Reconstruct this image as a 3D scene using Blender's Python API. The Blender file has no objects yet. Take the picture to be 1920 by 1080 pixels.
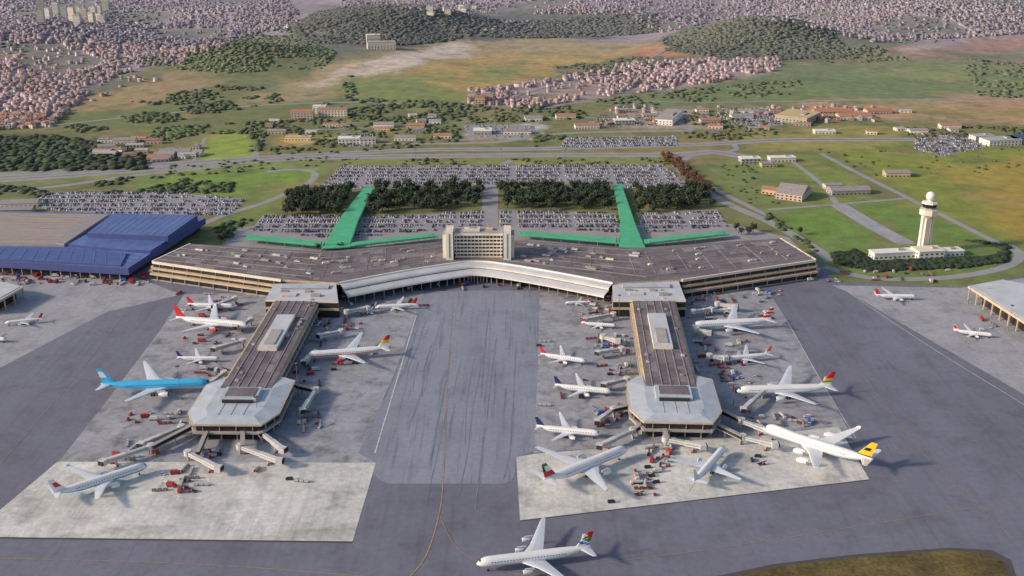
import bpy, math, random
import numpy as np
from mathutils import Vector
rnd=random.Random(7); np.random.seed(7)
scene=bpy.context.scene
COL=scene.collection
# ------------------------------------------------------------- survey camera
H=330.0; F=2000.0; TH=math.atan(745/2000); CT,ST=math.cos(TH),math.sin(TH)
def G(u,v,z=0.0):
    dx=u-960; dy=F*CT+(540-v)*ST; dz=-F*ST+(540-v)*CT
    t=(z-H)/dz
    return (dx*t,dy*t)
def sstep(a): a=np.clip(a,0,1); return a*a*(3-2*a)
HILLS=[(-560,2200,34,150,110),(-290,2700,62,210,190),(-620,2900,30,260,200),(560,2480,52,190,150),(250,2900,30,260,160),
       (-1150,2450,45,300,250),(1200,2900,40,400,200),(1500,2500,25,200,120),(-60,3200,40,350,200)]
def height(X,Y):
    X=np.asarray(X,float);Y=np.asarray(Y,float)
    r=sstep((Y-1550)/600.); f=sstep((Y-2700)/2200.)
    h=r*(5*np.sin(X/170+1)*np.sin(Y/210)+3*np.sin(X/90+Y/130)+4)+f*150+f*30*np.sin(X/330+.5)*np.cos(Y/300)+r*f*14*np.sin(X/120+Y/170)
    for (a,b,c,sx,sy) in HILLS:
        h=h+r*c*np.exp(-((X-a)/sx)**2-((Y-b)/sy)**2)
    return h
def GT(u,v):
    u=np.asarray(u,float).ravel(); v=np.asarray(v,float).ravel()
    dy=F*CT+(540-v)*ST; ax=(u-960)/dy; az=(-F*ST+(540-v)*CT)/dy
    res=np.full(u.shape,9000.0); done=np.zeros(u.shape,bool); prev=None
    for Y in np.arange(400,9000,12.0):
        g=H+az*Y-height(ax*Y,np.full(u.shape,Y))
        if prev is not None:
            hit=(~done)&(g<=0)
            if hit.any():
                res[hit]=Y-12*(-g[hit])/(prev[hit]-g[hit]+1e-9); done|=hit
        prev=g
        if done.all(): break
    X=ax*res
    return X,res,height(X,res)
def pip(X,Y,poly):
    ins=np.zeros(X.shape,bool); n=len(poly)
    for i in range(n):
        x0,y0=poly[i];x1,y1=poly[(i+1)%n]
        if y0==y1: continue
        c=((y0>Y)!=(y1>Y))&(X<(x1-x0)*(Y-y0)/(y1-y0)+x0)
        ins^=c
    return ins
# ------------------------------------------------------------- materials
def lin(c): 
    c=c/255.; return c/12.92 if c<=.04045 else ((c+.055)/1.055)**2.4
def C(r,g,b,k=1.0): return (min(.85,lin(r)*k),min(.85,lin(g)*k),min(.85,lin(b)*k))
HAZE=np.array(C(164,156,174))  # haze tint blended into the far colours
def pale(col,Y,k=.5):   # aerial haze mixed into land, wood and house colours, stronger with distance
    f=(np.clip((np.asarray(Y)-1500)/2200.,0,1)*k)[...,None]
    return col*(1-f)+HAZE*f
def M(name,col,rough=.75,scale=.3,amt=.2,metal=0.,attr=False,scale2=None,amt2=0.,stretch=None,coat=0.,bricks=None,bump=0.,stain=None,streak=None):
    m=bpy.data.materials.new(name); m.use_nodes=True; nt=m.node_tree; N=nt.nodes; L=nt.links
    b=N['Principled BSDF']; b.inputs['Roughness'].default_value=rough; b.inputs['Metallic'].default_value=metal
    if coat: b.inputs['Coat Weight'].default_value=coat
    geo=N.new('ShaderNodeNewGeometry')
    def noise(sc,lo,hi,st=None,fa=.28,fb=.72):
        nz=N.new('ShaderNodeTexNoise'); nz.inputs['Scale'].default_value=sc; nz.inputs['Detail'].default_value=7; nz.inputs['Roughness'].default_value=.65
        if st:
            mp=N.new('ShaderNodeMapping'); mp.inputs['Scale'].default_value=st; L.new(geo.outputs['Position'],mp.inputs['Vector']); L.new(mp.outputs[0],nz.inputs['Vector'])
        else: L.new(geo.outputs['Position'],nz.inputs['Vector'])
        mr=N.new('ShaderNodeMapRange'); mr.inputs['From Min'].default_value=fa; mr.inputs['From Max'].default_value=fb
        mr.inputs['To Min'].default_value=lo; mr.inputs['To Max'].default_value=hi
        L.new(nz.outputs['Fac'],mr.inputs['Value']); return mr.outputs[0],nz
    if attr:
        at=N.new('ShaderNodeAttribute'); at.attribute_name='Col'; cur=at.outputs['Color']
    else:
        rgb=N.new('ShaderNodeRGB'); rgb.outputs[0].default_value=(*col,1); cur=rgb.outputs[0]
    def mul(cur,fac):
        vm=N.new('ShaderNodeVectorMath'); vm.operation='SCALE'; L.new(cur,vm.inputs[0]); L.new(fac,vm.inputs['Scale']); return vm.outputs[0]
    f,nz=noise(scale,1-amt,1+amt,stretch); cur=mul(cur,f)
    if scale2: 
        f2,_=noise(scale2,1-amt2,1+amt2); cur=mul(cur,f2)
    if stain:
        f3,_=noise(stain[0],1,stain[1],None,.5,.68); cur=mul(cur,f3)
    if streak:
        f4,_=noise(streak[0],1,streak[1],(1,.035,1),.52,.72); cur=mul(cur,f4)
    if bricks:
        br=N.new('ShaderNodeTexBrick'); br.offset=0; br.inputs['Scale'].default_value=1; br.inputs['Brick Width'].default_value=bricks; br.inputs['Row Height'].default_value=bricks
        br.inputs['Mortar Size'].default_value=.1; br.inputs['Color1'].default_value=(1.03,1.03,1.03,1); br.inputs['Color2'].default_value=(.96,.96,.965,1); br.inputs['Mortar'].default_value=(.87,.87,.87,1)
        L.new(geo.outputs['Position'],br.inputs['Vector'])
        vm=N.new('ShaderNodeVectorMath'); vm.operation='MULTIPLY'; L.new(cur,vm.inputs[0]); L.new(br.outputs['Color'],vm.inputs[1]); cur=vm.outputs[0]
    L.new(cur,b.inputs['Base Color'])
    return m
m_terr=M('terrain_cover',(0,0,0),.95,.05,.3,attr=True,scale2=.5,amt2=.25,stain=(.012,.84))
m_asph=M('apron_asphalt',C(113,113,127),.8,.012,.22,scale2=.25,amt2=.13,stretch=(1,.35,1),stain=(.04,.78),streak=(.25,.82))
m_lane=M('taxilane_asphalt',C(136,139,153),.8,.015,.18,scale2=.3,amt2=.13,stretch=(1.6,.3,1),stain=(.03,.82),streak=(.35,.6))
m_stand=M('stand_concrete',C(154,154,160),.85,.03,.2,scale2=.2,amt2=.2,bricks=9,stain=(.07,.5))
m_pad=M('pad_concrete',C(202,200,195),.85,.025,.22,scale2=.25,amt2=.2,bricks=8,stain=(.045,.58),streak=(.2,.78))
m_strip=M('taxiway_concrete',C(158,157,163),.85,.03,.16,scale2=.25,amt2=.16,stain=(.05,.76),streak=(.2,.85))
m_edge=M('apron_shoulder',C(80,74,74),.85,.1,.2)
m_road=M('road_asphalt',C(150,146,148),.85,.05,.15)
m_park=M('carpark_asphalt',C(146,142,147),.85,.05,.15)
m_yel=M('paint_yellow',C(172,146,98),.7,.4,.4)
m_wln=M('paint_white',C(196,196,196),.7,.3,.4)
m_grass=M('grass_island',C(100,86,46),.95,.05,.5,scale2=.4,amt2=.45,stain=(.02,.5))
m_beige=M('beige_concrete',C(196,174,146),.8,.15,.16,scale2=.03,amt2=.14)
m_cream=M('cream_concrete',C(224,213,194),.8,.15,.12)
m_fac=M('stained_concrete',C(164,157,152),.85,.1,.2)
m_roof=M('dark_roof_sheet',C(116,107,110),.8,.05,.3,scale2=.4,amt2=.22,stain=(.04,.68))
m_roof2=M('roof_ridge',C(148,138,138),.8,.2,.2)
m_roofb=M('roof_sheet_lighter',C(134,124,126),.8,.08,.25,scale2=.6,amt2=.15); m_roofc=M('roof_sheet_darker',C(98,89,94),.8,.08,.25,scale2=.6,amt2=.15)
m_canopy=M('canopy_metal',C(194,195,200),.6,.06,.16)
m_glass=M('dark_glazing',C(46,44,50),.3,.2,.3)
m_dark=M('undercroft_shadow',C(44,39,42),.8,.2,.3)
m_head=M('pier_head_roof',C(182,188,197),.6,.07,.16,stain=(.15,.84))
m_green=M('green_canopy_sheet',C(82,176,128),.55,.1,.18,scale2=1.5,amt2=.1)
m_blue=M('blue_metal_roof',C(88,108,162),.6,.06,.22,stretch=(4,.3,1),scale2=.05,amt2=.18)
m_blued=M('dark_blue_wall',C(66,80,136),.6,.1,.15)
m_tan=M('tan_shed_roof',C(156,142,138),.8,.06,.3,stretch=(.3,6,1))
m_white=M('white_wall',C(230,226,218),.6,.2,.08)
m_paint=M('aircraft_white',(.78,.78,.78),.3,.15,.05,coat=.3)
m_grey=M('wing_grey',C(208,212,220),.35,.15,.08,coat=.2)
m_metal=M('bare_metal',C(150,150,155),.35,.5,.1,metal=.6)
m_rub=M('tyre_rubber',(.02,.02,.02),.8,1,.1)
m_red=M('paint_red',C(200,42,38),.45,.5,.1)
m_vred=M('vehicle_red',C(168,52,48),.5,.5,.2)
m_dred=M('paint_dark_red',C(124,50,56),.5,.5,.2)
m_sky=M('paint_sky_blue',C(70,178,228),.35,.3,.05,coat=.2)
m_navy=M('paint_navy',C(38,44,96),.4,.3,.1)
m_gold=M('paint_gold',C(240,182,28),.4,.3,.1)
m_blk=M('paint_black',C(30,30,34),.4,.3,.1)
m_grn=M('paint_green',C(30,130,70),.4,.3,.1)
m_bluep=M('paint_blue',C(50,90,180),.4,.3,.1)
m_silver=M('paint_silver',C(176,176,180),.4,.5,.1)
m_vwhite=M('vehicle_white',C(200,197,195),.5,.5,.15)
m_orange=M('paint_orange',C(226,110,40),.45,.5,.1)
m_bark=M('bark',(.07,.05,.035),.9,1,.3)
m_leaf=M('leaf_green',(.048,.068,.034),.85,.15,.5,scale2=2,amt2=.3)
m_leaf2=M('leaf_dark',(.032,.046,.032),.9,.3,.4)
m_rust=M('rusty_foliage',C(140,88,52),.9,.3,.4)
m_for=M('woodland',(0,0,0),.95,.2,.35,attr=True)
m_hs=M('house_surface',(0,0,0),.85,.4,.15,attr=True)
m_carp=M('car_body_paint',(0,0,0),.4,1,.05,attr=True)
m_terra=M('terracotta_roof',C(172,122,100),.85,.4,.2)
m_brick=M('raw_brick',C(160,120,106),.85,.5,.2)
m_pink=M('pink_plaster',C(198,174,166),.85,.4,.12)
m_grw=M('grey_plaster',C(172,168,168),.85,.4,.15)
m_fib=M('fibre_cement_roof',C(148,141,141),.85,.3,.2)
m_yroof=M('yellow_roof',C(200,174,124),.7,.2,.15)
m_mast=M('mast_steel',C(116,110,108),.7,.3,.1)
# ------------------------------------------------------------- mesh builder
class MB:
    def __init__(s): s.v=[];s.f=[];s.m=[];s.mats=[]
    def mi(s,mat):
        if mat not in s.mats: s.mats.append(mat)
        return s.mats.index(mat)
    def add(s,vs,fs,mat):
        o=len(s.v); s.v+= [tuple(p) for p in vs]; s.f+=[tuple(i+o for i in f) for f in fs]
        if isinstance(mat,list): s.m+=[s.mi(x) for x in mat]
        else: s.m+=[s.mi(mat)]*len(fs)
    def box(s,cx,cy,z0,sx,sy,sz,mat,rot=0,top=None,tx=1,ty=1):
        c,si=math.cos(rot),math.sin(rot); vs=[]
        for z,kx,ky in ((z0,1,1),(z0+sz,tx,ty)):
            for a,b in ((-1,-1),(1,-1),(1,1),(-1,1)):
                x=a*sx/2*kx;y=b*sy/2*ky; vs.append((cx+x*c-y*si,cy+x*si+y*c,z))
        fs=[(0,3,2,1),(0,1,5,4),(1,2,6,5),(2,3,7,6),(3,0,4,7),(4,5,6,7)]
        s.add(vs,fs,[mat]*5+[top or mat])
    def prism(s,poly,z0,z1,side,top=None):
        n=len(poly); vs=[(p[0],p[1],z0) for p in poly]+[(p[0],p[1],z1) for p in poly]
        fs=[(i,(i+1)%n,n+(i+1)%n,n+i) for i in range(n)]+[tuple(range(n,2*n)),tuple(range(n-1,-1,-1))]
        s.add(vs,fs,[side]*n+[top or side,side])
    def tube(s,p0,p1,r0,r1,n,mat):
        p0=Vector(p0);p1=Vector(p1);d=(p1-p0).normalized(); a=d.orthogonal().normalized(); b=d.cross(a); vs=[]
        for p,r in ((p0,r0),(p1,r1)):
            for i in range(n):
                t=2*math.pi*i/n; vs.append(p+a*math.cos(t)*r+b*math.sin(t)*r)
        fs=[(i,(i+1)%n,n+(i+1)%n,n+i) for i in range(n)]+[tuple(range(n)),tuple(range(n,2*n))]
        s.add(vs,fs,mat)
    def loft(s,rings,mat,cap=True,closed=True):
        vs=[];n=len(rings[0])
        for r in rings: vs+=r
        fs=[];ms=[]
        for k in range(len(rings)-1):
            for i in range(n if closed else n-1):
                j=(i+1)%n; fs.append((k*n+i,k*n+j,(k+1)*n+j,(k+1)*n+i)); ms.append(mat(k,i) if callable(mat) else mat)
        if cap:
            fs.append(tuple(range(n)));fs.append(tuple(range((len(rings)-1)*n,len(rings)*n)))
            ms+= [mat(0,0) if callable(mat) else mat, mat(len(rings)-2,0) if callable(mat) else mat]
        s.add(vs,fs,ms)
    def obj(s,name,parent=None,origin=(0,0,0),smooth=False):
        me=bpy.data.meshes.new(name)
        o=origin; me.from_pydata([(a-o[0],b-o[1],c-o[2]) for a,b,c in s.v],[],s.f)
        for m in s.mats: me.materials.append(m)
        me.polygons.foreach_set('material_index',s.m)
        if smooth: me.polygons.foreach_set('use_smooth',[True]*len(s.f))
        me.update()
        ob=bpy.data.objects.new(name,me); COL.objects.link(ob)
        if parent: ob.parent=parent
        else: ob.location=o
        return ob
def tag(o,label,cat,group=None):
    o['label']=label;o['category']=cat
    if group:o['group']=group
    return o
def empty(name,loc,label,cat,group=None,rot=0):
    e=bpy.data.objects.new(name,None); e.location=loc; e.rotation_euler[2]=rot; e.empty_display_size=1; COL.objects.link(e)
    return tag(e,label,cat,group)
def copy_thing(root,loc,rot,scl=1,label=None):
    r=root.copy(); COL.objects.link(r); r.location=loc; r.rotation_euler=(0,0,rot); r.scale=(scl,scl,scl) if not isinstance(scl,tuple) else scl
    for c in root.children:
        k=c.copy(); k.parent=r; COL.objects.link(k)
    if label: r['label']=label
    return r
_pm={}
def posts(root,pts,o,z0,h,w,mat,name='post'):
    key=(round(h,2),w,mat.name)
    if key not in _pm:
        mb=MB(); mb.box(0,0,0,w,w,h,mat); ob=mb.obj(name,root); _pm[key]=ob.data; first=ob
    else: first=None
    for k,p in enumerate(pts):
        ob=first if (k==0 and first) else bpy.data.objects.new(name,_pm[key])
        if not(k==0 and first): COL.objects.link(ob); ob.parent=root
        ob.location=(p[0]-o[0],p[1]-o[1],z0-o[2])
def rawmesh(name,V,loops,starts,mats,midx,cols,smooth=False):
    me=bpy.data.meshes.new(name); me.vertices.add(len(V)); me.loops.add(len(loops)); me.polygons.add(len(starts))
    me.vertices.foreach_set('co',np.ascontiguousarray(V,dtype=np.float32).ravel()); me.loops.foreach_set('vertex_index',np.asarray(loops,dtype=np.int32))
    me.polygons.foreach_set('loop_start',np.asarray(starts,dtype=np.int32))
    for m in mats: me.materials.append(m)
    me.polygons.foreach_set('material_index',np.asarray(midx,dtype=np.int32))
    if smooth: me.polygons.foreach_set('use_smooth',np.ones(len(starts),bool))
    me.update(calc_edges=True)
    if cols is not None:
        a=me.attributes.new('Col','FLOAT_COLOR','POINT'); c=np.ones((len(V),4),np.float32); c[:,:3]=cols; a.data.foreach_set('color',c.ravel())
    me.validate()
    ob=bpy.data.objects.new(name,me); COL.objects.link(ob); return ob
def replicate(name,tv,tf,tm,pos,rot,scl,cols,mats,cols2=None,flag=None,jit=0,smooth=False):
    tv=np.array(tv,float); N=len(pos); n=len(tv)
    V=tv[None]*scl[:,None,:]
    if jit: V=V*(1+jit*(np.random.rand(N,n,1)-.5))
    c=np.cos(rot)[:,None];s=np.sin(rot)[:,None]
    X=V[:,:,0]*c-V[:,:,1]*s;Y=V[:,:,0]*s+V[:,:,1]*c
    V=np.stack([X,Y,V[:,:,2]],2)+pos[:,None,:]
    lt=np.array([i for f in tf for i in f]); st=np.cumsum([0]+[len(f) for f in tf])[:-1]
    loops=(lt[None]+np.arange(N)[:,None]*n).ravel(); starts=(st[None]+np.arange(N)[:,None]*len(lt)).ravel()
    cc=np.repeat(cols[:,None,:],n,1)
    if cols2 is not None:
        fl=np.array(flag)[None,:,None]; cc=np.where(fl,cols2[:,None,:],cc)
    return rawmesh(name,V.reshape(-1,3),loops,starts,mats,np.tile(tm,N),cc.reshape(-1,3),smooth)
# ------------------------------------------------------------- terrain
def axis(segs):
    out=[]
    for a,b,st in segs: out+=list(np.arange(a,b,st))
    return np.array(out+[segs[-1][1]])
xs=axis([(-16000,-4000,1000),(-4000,-2000,80),(-2000,-1000,11),(-1000,1000,6),(1000,2000,11),(2000,4000,80),(4000,16000,1000)])
ys=axis([(-3000,400,200),(400,1000,20),(1000,1900,6),(1900,4200,11),(4200,6000,80),(6000,24000,1000)])
XX,YY=np.meshgrid(xs,ys); ZZ=height(XX,YY)
def pnoise(X,Y,s):
    return (np.sin(X/s+1.3*np.sin(Y/s*.7))+np.sin(Y/s*1.3+1.7*np.sin(X/s*.6+2))+np.sin((X+Y)/s*.8+.5*np.sin(X/s*2.1)))/3
base=np.array(C(116,118,74)); colr=np.empty(XX.shape+(3,)); colr[:]=base
n1=pnoise(XX,YY,90)[...,None]; colr=colr*(1-.6*np.clip(n1,0,1))+np.array(C(152,130,90))*.6*np.clip(n1,0,1)
def wpoly(px):
    a=np.array(px,float); X,Y,Z=GT(a[:,0],a[:,1]); return list(zip(X,Y))
JS=[]
for q in range(4):
    JS.append((XX+16*pnoise(XX,YY,28)+np.random.uniform(-14,14,XX.shape), YY+36*pnoise(XX+99,YY,40)*np.clip((YY-1100)/900,.1,1.3)+np.random.uniform(-30,30,XX.shape)*np.clip((YY-1000)/1200,.15,1)))
def paint(px,c,a=1.0):
    w=wpoly(px); m=sum(pip(jx,jy,w).astype(float) for jx,jy in JS)/4
    m=(m*a)[...,None]; colr[:]=colr*(1-m)+np.array(C(*c))*m
PAINTS=[
 ([(-500,-200),(2500,-200),(2500,90),(1300,62),(700,60),(400,125),(-500,150)],(150,138,146)),
 ([(-500,90),(210,110),(225,140),(150,190),(95,240),(-500,255)],(150,136,142)),
 'CITYGAPS',
 ([(100,240),(120,200),(300,150),(560,120),(660,150),(640,200),(300,240)],(110,118,70)),
 ([(110,195),(330,140),(430,150),(280,200),(130,215)],(158,136,96)),
 ([(560,60),(640,10),(880,20),(1010,50),(880,80),(700,95),(560,85)],(74,82,70)),
 ([(880,20),(1200,20),(1240,60),(1010,75),(900,70)],(86,93,80)),
 ([(330,130),(430,75),(560,60),(630,100),(610,128),(420,138)],(100,109,64)),
 ([(430,195),(600,130),(800,80),(1000,70),(1240,78),(1130,110),(900,130),(700,145),(560,195)],(160,144,102)),
 ([(620,137),(830,86),(895,88),(760,127),(650,147)],(206,190,174)),
 ([(560,160),(700,118),(720,122),(600,165)],(186,166,146)),
 ([(800,108),(880,96),(890,104),(820,116)],(206,190,168)),
 ([(770,130),(900,98),(1240,90),(1050,128),(1000,160),(860,178),(760,152)],(180,148,76),.85),
 ([(900,120),(1000,115),(960,150),(880,150)],(138,140,70)),
 ([(980,100),(1140,94),(1100,112),(990,112)],(150,142,80),.7),
 ([(760,140),(840,132),(850,150),(780,158)],(148,140,68)),
 ([(640,145),(770,137),(860,170),(870,200),(650,200)],(118,130,66)),
 ([(870,198),(880,170),(1030,150),(1200,115),(1460,108),(1470,130),(1300,165),(1100,187),(1000,207)],(160,140,136)),
 ([(1040,125),(1180,108),(1290,112),(1180,140),(1060,145)],(86,95,64)),
 ([(1100,197),(1300,166),(1480,125),(1800,112),(1920,125),(2400,140),(2400,190),(1500,192),(1200,202)],(110,126,76)),
 ([(1600,130),(1800,122),(1850,140),(1620,150)],(128,138,82),.7),
 ([(1400,150),(1560,140),(1540,156),(1400,168)],(94,110,68),.7),
 ([(1235,75),(1400,30),(1560,62),(1600,108),(1400,116),(1250,98)],(84,92,74)),
 ([(1180,90),(1255,85),(1300,110),(1200,108)],(192,132,90)),
 ([(1640,85),(1920,60),(2400,60),(2400,125),(1920,118),(1700,112)],(158,124,106)),
 ([(1560,70),(1700,66),(1720,84),(1600,90)],(118,122,94)),
 ([(1680,88),(1760,82),(1750,98),(1690,100)],(196,170,154)),
 ([(1760,96),(2400,74),(2400,98),(1800,112)],(112,120,84)),
 ([(1480,190),(1920,180),(2400,190),(2400,240),(1900,232),(1500,216)],(178,142,112)),
 ([(1560,192),(1760,186),(1740,200),(1600,204)],(136,138,84),.8),
 ([(1700,200),(2300,205),(2300,222),(1720,220)],(154,136,84)),
 ([(1150,205),(1300,200),(1320,240),(1180,240)],(166,150,134)),
 ([(1400,240),(1700,235),(1700,262),(1420,262)],(150,140,78)),
 ([(540,255),(630,255),(620,268),(540,268)],(190,160,92)),
 ([(860,232),(1010,232),(1030,262),(880,262)],(190,185,181)),
 ([(-400,255),(270,255),(280,320),(-400,325)],(74,83,58)),
 ([(-400,325),(600,300),(640,315),(480,330),(-400,365)],(126,132,86)),
 ([(380,250),(478,250),(458,302),(362,304)],(142,160,68)),
 ([(250,345),(330,322),(590,318),(565,352),(430,368),(270,362)],(116,142,62)),
 ([(430,300),(600,300),(580,310),(450,312)],(126,140,76)),
 ([(480,368),(560,355),(520,385),(470,420),(430,420)],(120,136,70)),
 ([(640,288),(1260,285),(1260,310),(640,312)],(126,134,76)),
 ([(1390,295),(1560,290),(1650,370),(1520,385),(1440,380)],(120,134,66)),
 ([(1380,250),(1700,255),(1700,272),(1560,280),(1400,285)],(148,140,78)),
 ([(1560,278),(1700,268),(2400,300),(2400,620),(1880,462),(1700,372)],(128,136,58)),
 ([(1790,320),(1930,290),(2400,300),(2400,560),(1900,450)],(164,136,60),.75),
 ([(1730,300),(1850,290),(1900,350),(1800,360)],(156,142,66),.7),
 ([(1700,275),(1900,300),(1830,310),(1640,290)],(120,138,60),.8),
 ([(1440,392),(1560,384),(1665,462),(1530,472)],(106,136,60)),
 ([(1585,380),(1680,372),(1840,450),(1722,458)],(106,133,58)),
 ([(1300,310),(1400,300),(1500,400),(1440,410)],(116,128,72)),
 ([(1530,472),(1870,450),(1930,470),(1900,530),(1560,528)],(106,124,66)),
]
for pc in PAINTS:
    if pc=='CITYGAPS':
        g=np.clip((pnoise(XX+40,YY,75)-.3)/.25,0,1)*(YY>1800)
        g=(g*.8)[...,None]; colr[:]=colr*(1-g)+np.array(C(98,105,86))*g
    else: paint(*pc)
g1=(np.clip((pnoise(XX+300,YY*1.3,33)+.4*pnoise(XX,YY,9)-.55)/.25,0,1)*.45*(YY>1130))[...,None]; colr=colr*(1-g1)+np.array(C(166,132,94))*g1
g2=(np.clip((pnoise(XX-500,YY*1.2,27)+.4*pnoise(XX,YY,7)-.45)/.25,0,1)*.5*(YY>1130))[...,None]; colr=colr*(1-g2)+np.array(C(90,102,60))*g2
g3=(np.clip((pnoise(XX+50,YY*1.6,15)+.5*pnoise(XX,YY,5)-.5)/.3,0,1)*.3*(YY>1000))[...,None]; colr=colr*(1-g3)+np.array(C(136,130,82))*g3
colr=pale(colr,YY,.4)  # distance haze put into the ground colours
V=np.stack([XX,YY,ZZ],-1).reshape(-1,3); ny,nx=XX.shape
i=np.arange((ny-1)*(nx-1)); r=i//(nx-1); q=i%(nx-1); a=r*nx+q
loops=np.stack([a,a+1,a+nx+1,a+nx],1).ravel(); 
g=rawmesh('ground',V,loops,np.arange(len(i))*4,[m_terr],np.zeros(len(i)),colr.reshape(-1,3),smooth=True); g['kind']='structure'
# ------------------------------------------------------------- flat sheets
def sheet(name,px,z,mat,world=False):
    pts=px if world else [G(u,v) for u,v in px]
    mb=MB(); mb.add([(x,y,z) for x,y in pts],[tuple(range(len(pts)))],mat); o=mb.obj(name); o['kind']='structure'; return o
def cat(pts,m=8):
    out=[];P=[pts[0]]+list(pts)+[pts[-1]]
    for k in range(1,len(P)-2):
        for t in np.linspace(0,1,m,endpoint=False):
            p0,p1,p2,p3=P[k-1:k+3]
            out.append(.5*((2*p1)+(p2-p0)*t+(2*p0-5*p1+4*p2-p3)*t*t+(3*p1-p0-3*p2+p3)*t**3))
    return out+[pts[-1]]
def line(name,px,w,z,mat,world=False):
    pts=[Vector(p) for p in px] if world else [Vector(G(*p)) for p in px]
    if len(pts)>2: pts=cat(pts)
    L=[];R=[]
    for k,p in enumerate(pts):
        d=(pts[min(k+1,len(pts)-1)]-pts[max(k-1,0)]).normalized(); n=Vector((-d.y,d.x))*w/2
        L.append(p+n);R.append(p-n)
    mb=MB(); n=len(pts)
    def zz(p): return float(height(p.x,p.y))+z
    mb.add([(p.x,p.y,zz(p)) for p in L]+[(p.x,p.y,zz(p)) for p in R],[(k,k+1,n+k+1,n+k) for k in range(n-1)],mat)
    o=mb.obj(name); o['kind']='structure'; return pts
sheet('apron',[(-900,560),(-400,500),(240,500),(330,472),(1500,472),(1545,500),(1565,528),(1800,538),(1930,515),(2700,560),(2700,1600),(-1200,1600)],.05,m_asph)
sheet('taxilane',[(795,545),(1012,545),(1008,700),(1000,845),(968,858),(965,890),(958,903),(940,907),(730,907),(712,900),(690,880),(672,850)],.09,m_lane)
sheet('stand_pavement',[(345,552),(300,620),(200,752),(110,866),(705,868),(672,850),(740,700),(795,545)],.11,m_stand)
sheet('stand_pavement',[(1012,545),(1440,545),(1475,600),(1600,822),(1470,812),(1000,850),(1008,700)],.115,m_stand)
sheet('stand_pavement',[(1560,535),(1800,540),(1930,520),(2500,700),(2500,1100),(1920,740),(1590,548)],.11,m_strip)
sheet('stand_pavement',[(-900,580),(-400,520),(240,515),(340,552),(300,562),(200,585),(0,690),(-900,1000)],.105,m_strip)
sheet('concrete_pad',[(108,866),(705,868),(661,1016),(-60,1007)],.15,m_pad)
sheet('concrete_pad',[(968,857),(1005,851),(1470,812),(1572,800),(1630,899),(975,976)],.15,m_pad)
line('apron_shoulder',[(-60,1008),(661,1017)],1.5,.17,m_edge)
line('apron_shoulder',[(975,977),(1630,900)],.8,.17,m_edge)
sheet('grass_island_border',[(1300,1090),(1450,1058),(1600,1040),(1780,1027),(1860,1032),(1895,1050),(1905,1080),(1880,1130),(1300,1200)],.13,m_edge)
sheet('grass_island',[(1330,1092),(1460,1063),(1600,1046),(1780,1033),(1850,1038),(1882,1055),(1890,1080),(1865,1125),(1330,1190)],.18,m_grass)
line('lane_marking',[(781,590),(745,710),(703,850)],.8,.16,m_wln)
line('taxi_line',[(832,870),(826,950),(800,1040),(760,1090)],.6,.19,m_yel)
line('taxi_line',[(832,870),(840,700),(850,560)],.3,.19,m_yel)
line('taxi_line',[(822,960),(860,1030),(960,1075),(1120,1085)],.35,.19,m_yel)
line('taxi_line',[(-100,1045),(400,1060),(900,1100)],.3,.19,m_yel)
line('taxi_line',[(1100,1060),(1400,1020),(1900,940)],.3,.19,m_yel)
line('taxi_line',[(1505,560),(1600,680),(1740,860),(1900,1010)],.3,.19,m_yel)
line('taxi_line',[(240,580),(130,720),(10,860),(-80,980)],.3,.19,m_yel)
line('lane_marking',[(1475,600),(1540,715),(1605,822)],.5,.16,m_wln)
line('lane_marking',[(1590,548),(1740,648),(1930,765)],.5,.16,m_wln)
for u0,v0,u1,v1 in [(600,668,760,660),(700,574,800,572),(1010,664,1100,676),(1010,722,1150,734),(1000,800,1130,813),(1385,735,1590,730),(1300,612,1470,606),(1355,672,1470,664),(330,600,470,612),(190,730,395,722),(60,942,280,872),(1000,915,1176,843),(1290,925,1350,840)]:
    line('stand_line',[(u0,v0),(u1,v1)],.3,.2,m_yel)
m_skid=M('tyre_rubber_marks',C(118,120,133),.8,.05,.3)
for k in range(26):
    u=rnd.uniform(745,1000);v=rnd.uniform(565,800);l=rnd.uniform(50,180)
    line('tyre_mark',[(u,v),(u+(u-1020)*l/(v+205)*.5+rnd.uniform(-3,3),v+l*.5),(u+(u-1020)*l/(v+205)+rnd.uniform(-9,9),v+l)],rnd.uniform(.3,1.1),.125+k*.0009,m_skid)
sheet('forecourt_road',[(400,478),(440,432),(470,424),(830,424),(1370,420),(1480,446),(1510,478)],.04,m_road)
PARKS=[([(492,404),(648,404),(612,446),(470,432)],.9),([(672,408),(905,396),(905,424),(815,432),(660,446)],.9),
 ([(935,393),(1155,400),(1160,436),(935,424)],.9),([(1195,400),(1345,393),(1365,424),(1205,438)],.9),
 ([(640,312),(1240,308),(1300,352),(1180,352),(1140,345),(940,345),(700,352),(590,360)],.72),
 ([(70,362),(300,358),(462,374),(430,404),(180,400),(80,392)],.7),
 ([(1060,258),(1268,255),(1270,274),(1050,276)],.85),([(1715,258),(1800,252),(1850,275),(1770,292),(1715,280)],.85),
 ([(640,250),(700,250),(700,275),(640,275)],.8),([(870,234),(1000,234),(1010,258),(880,258)],.25),([(1130,205),(1215,205),(1230,235),(1110,240)],.6),([(1340,205),(1450,200),(1470,235),(1350,238)],.6)]
cars=[]
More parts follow.
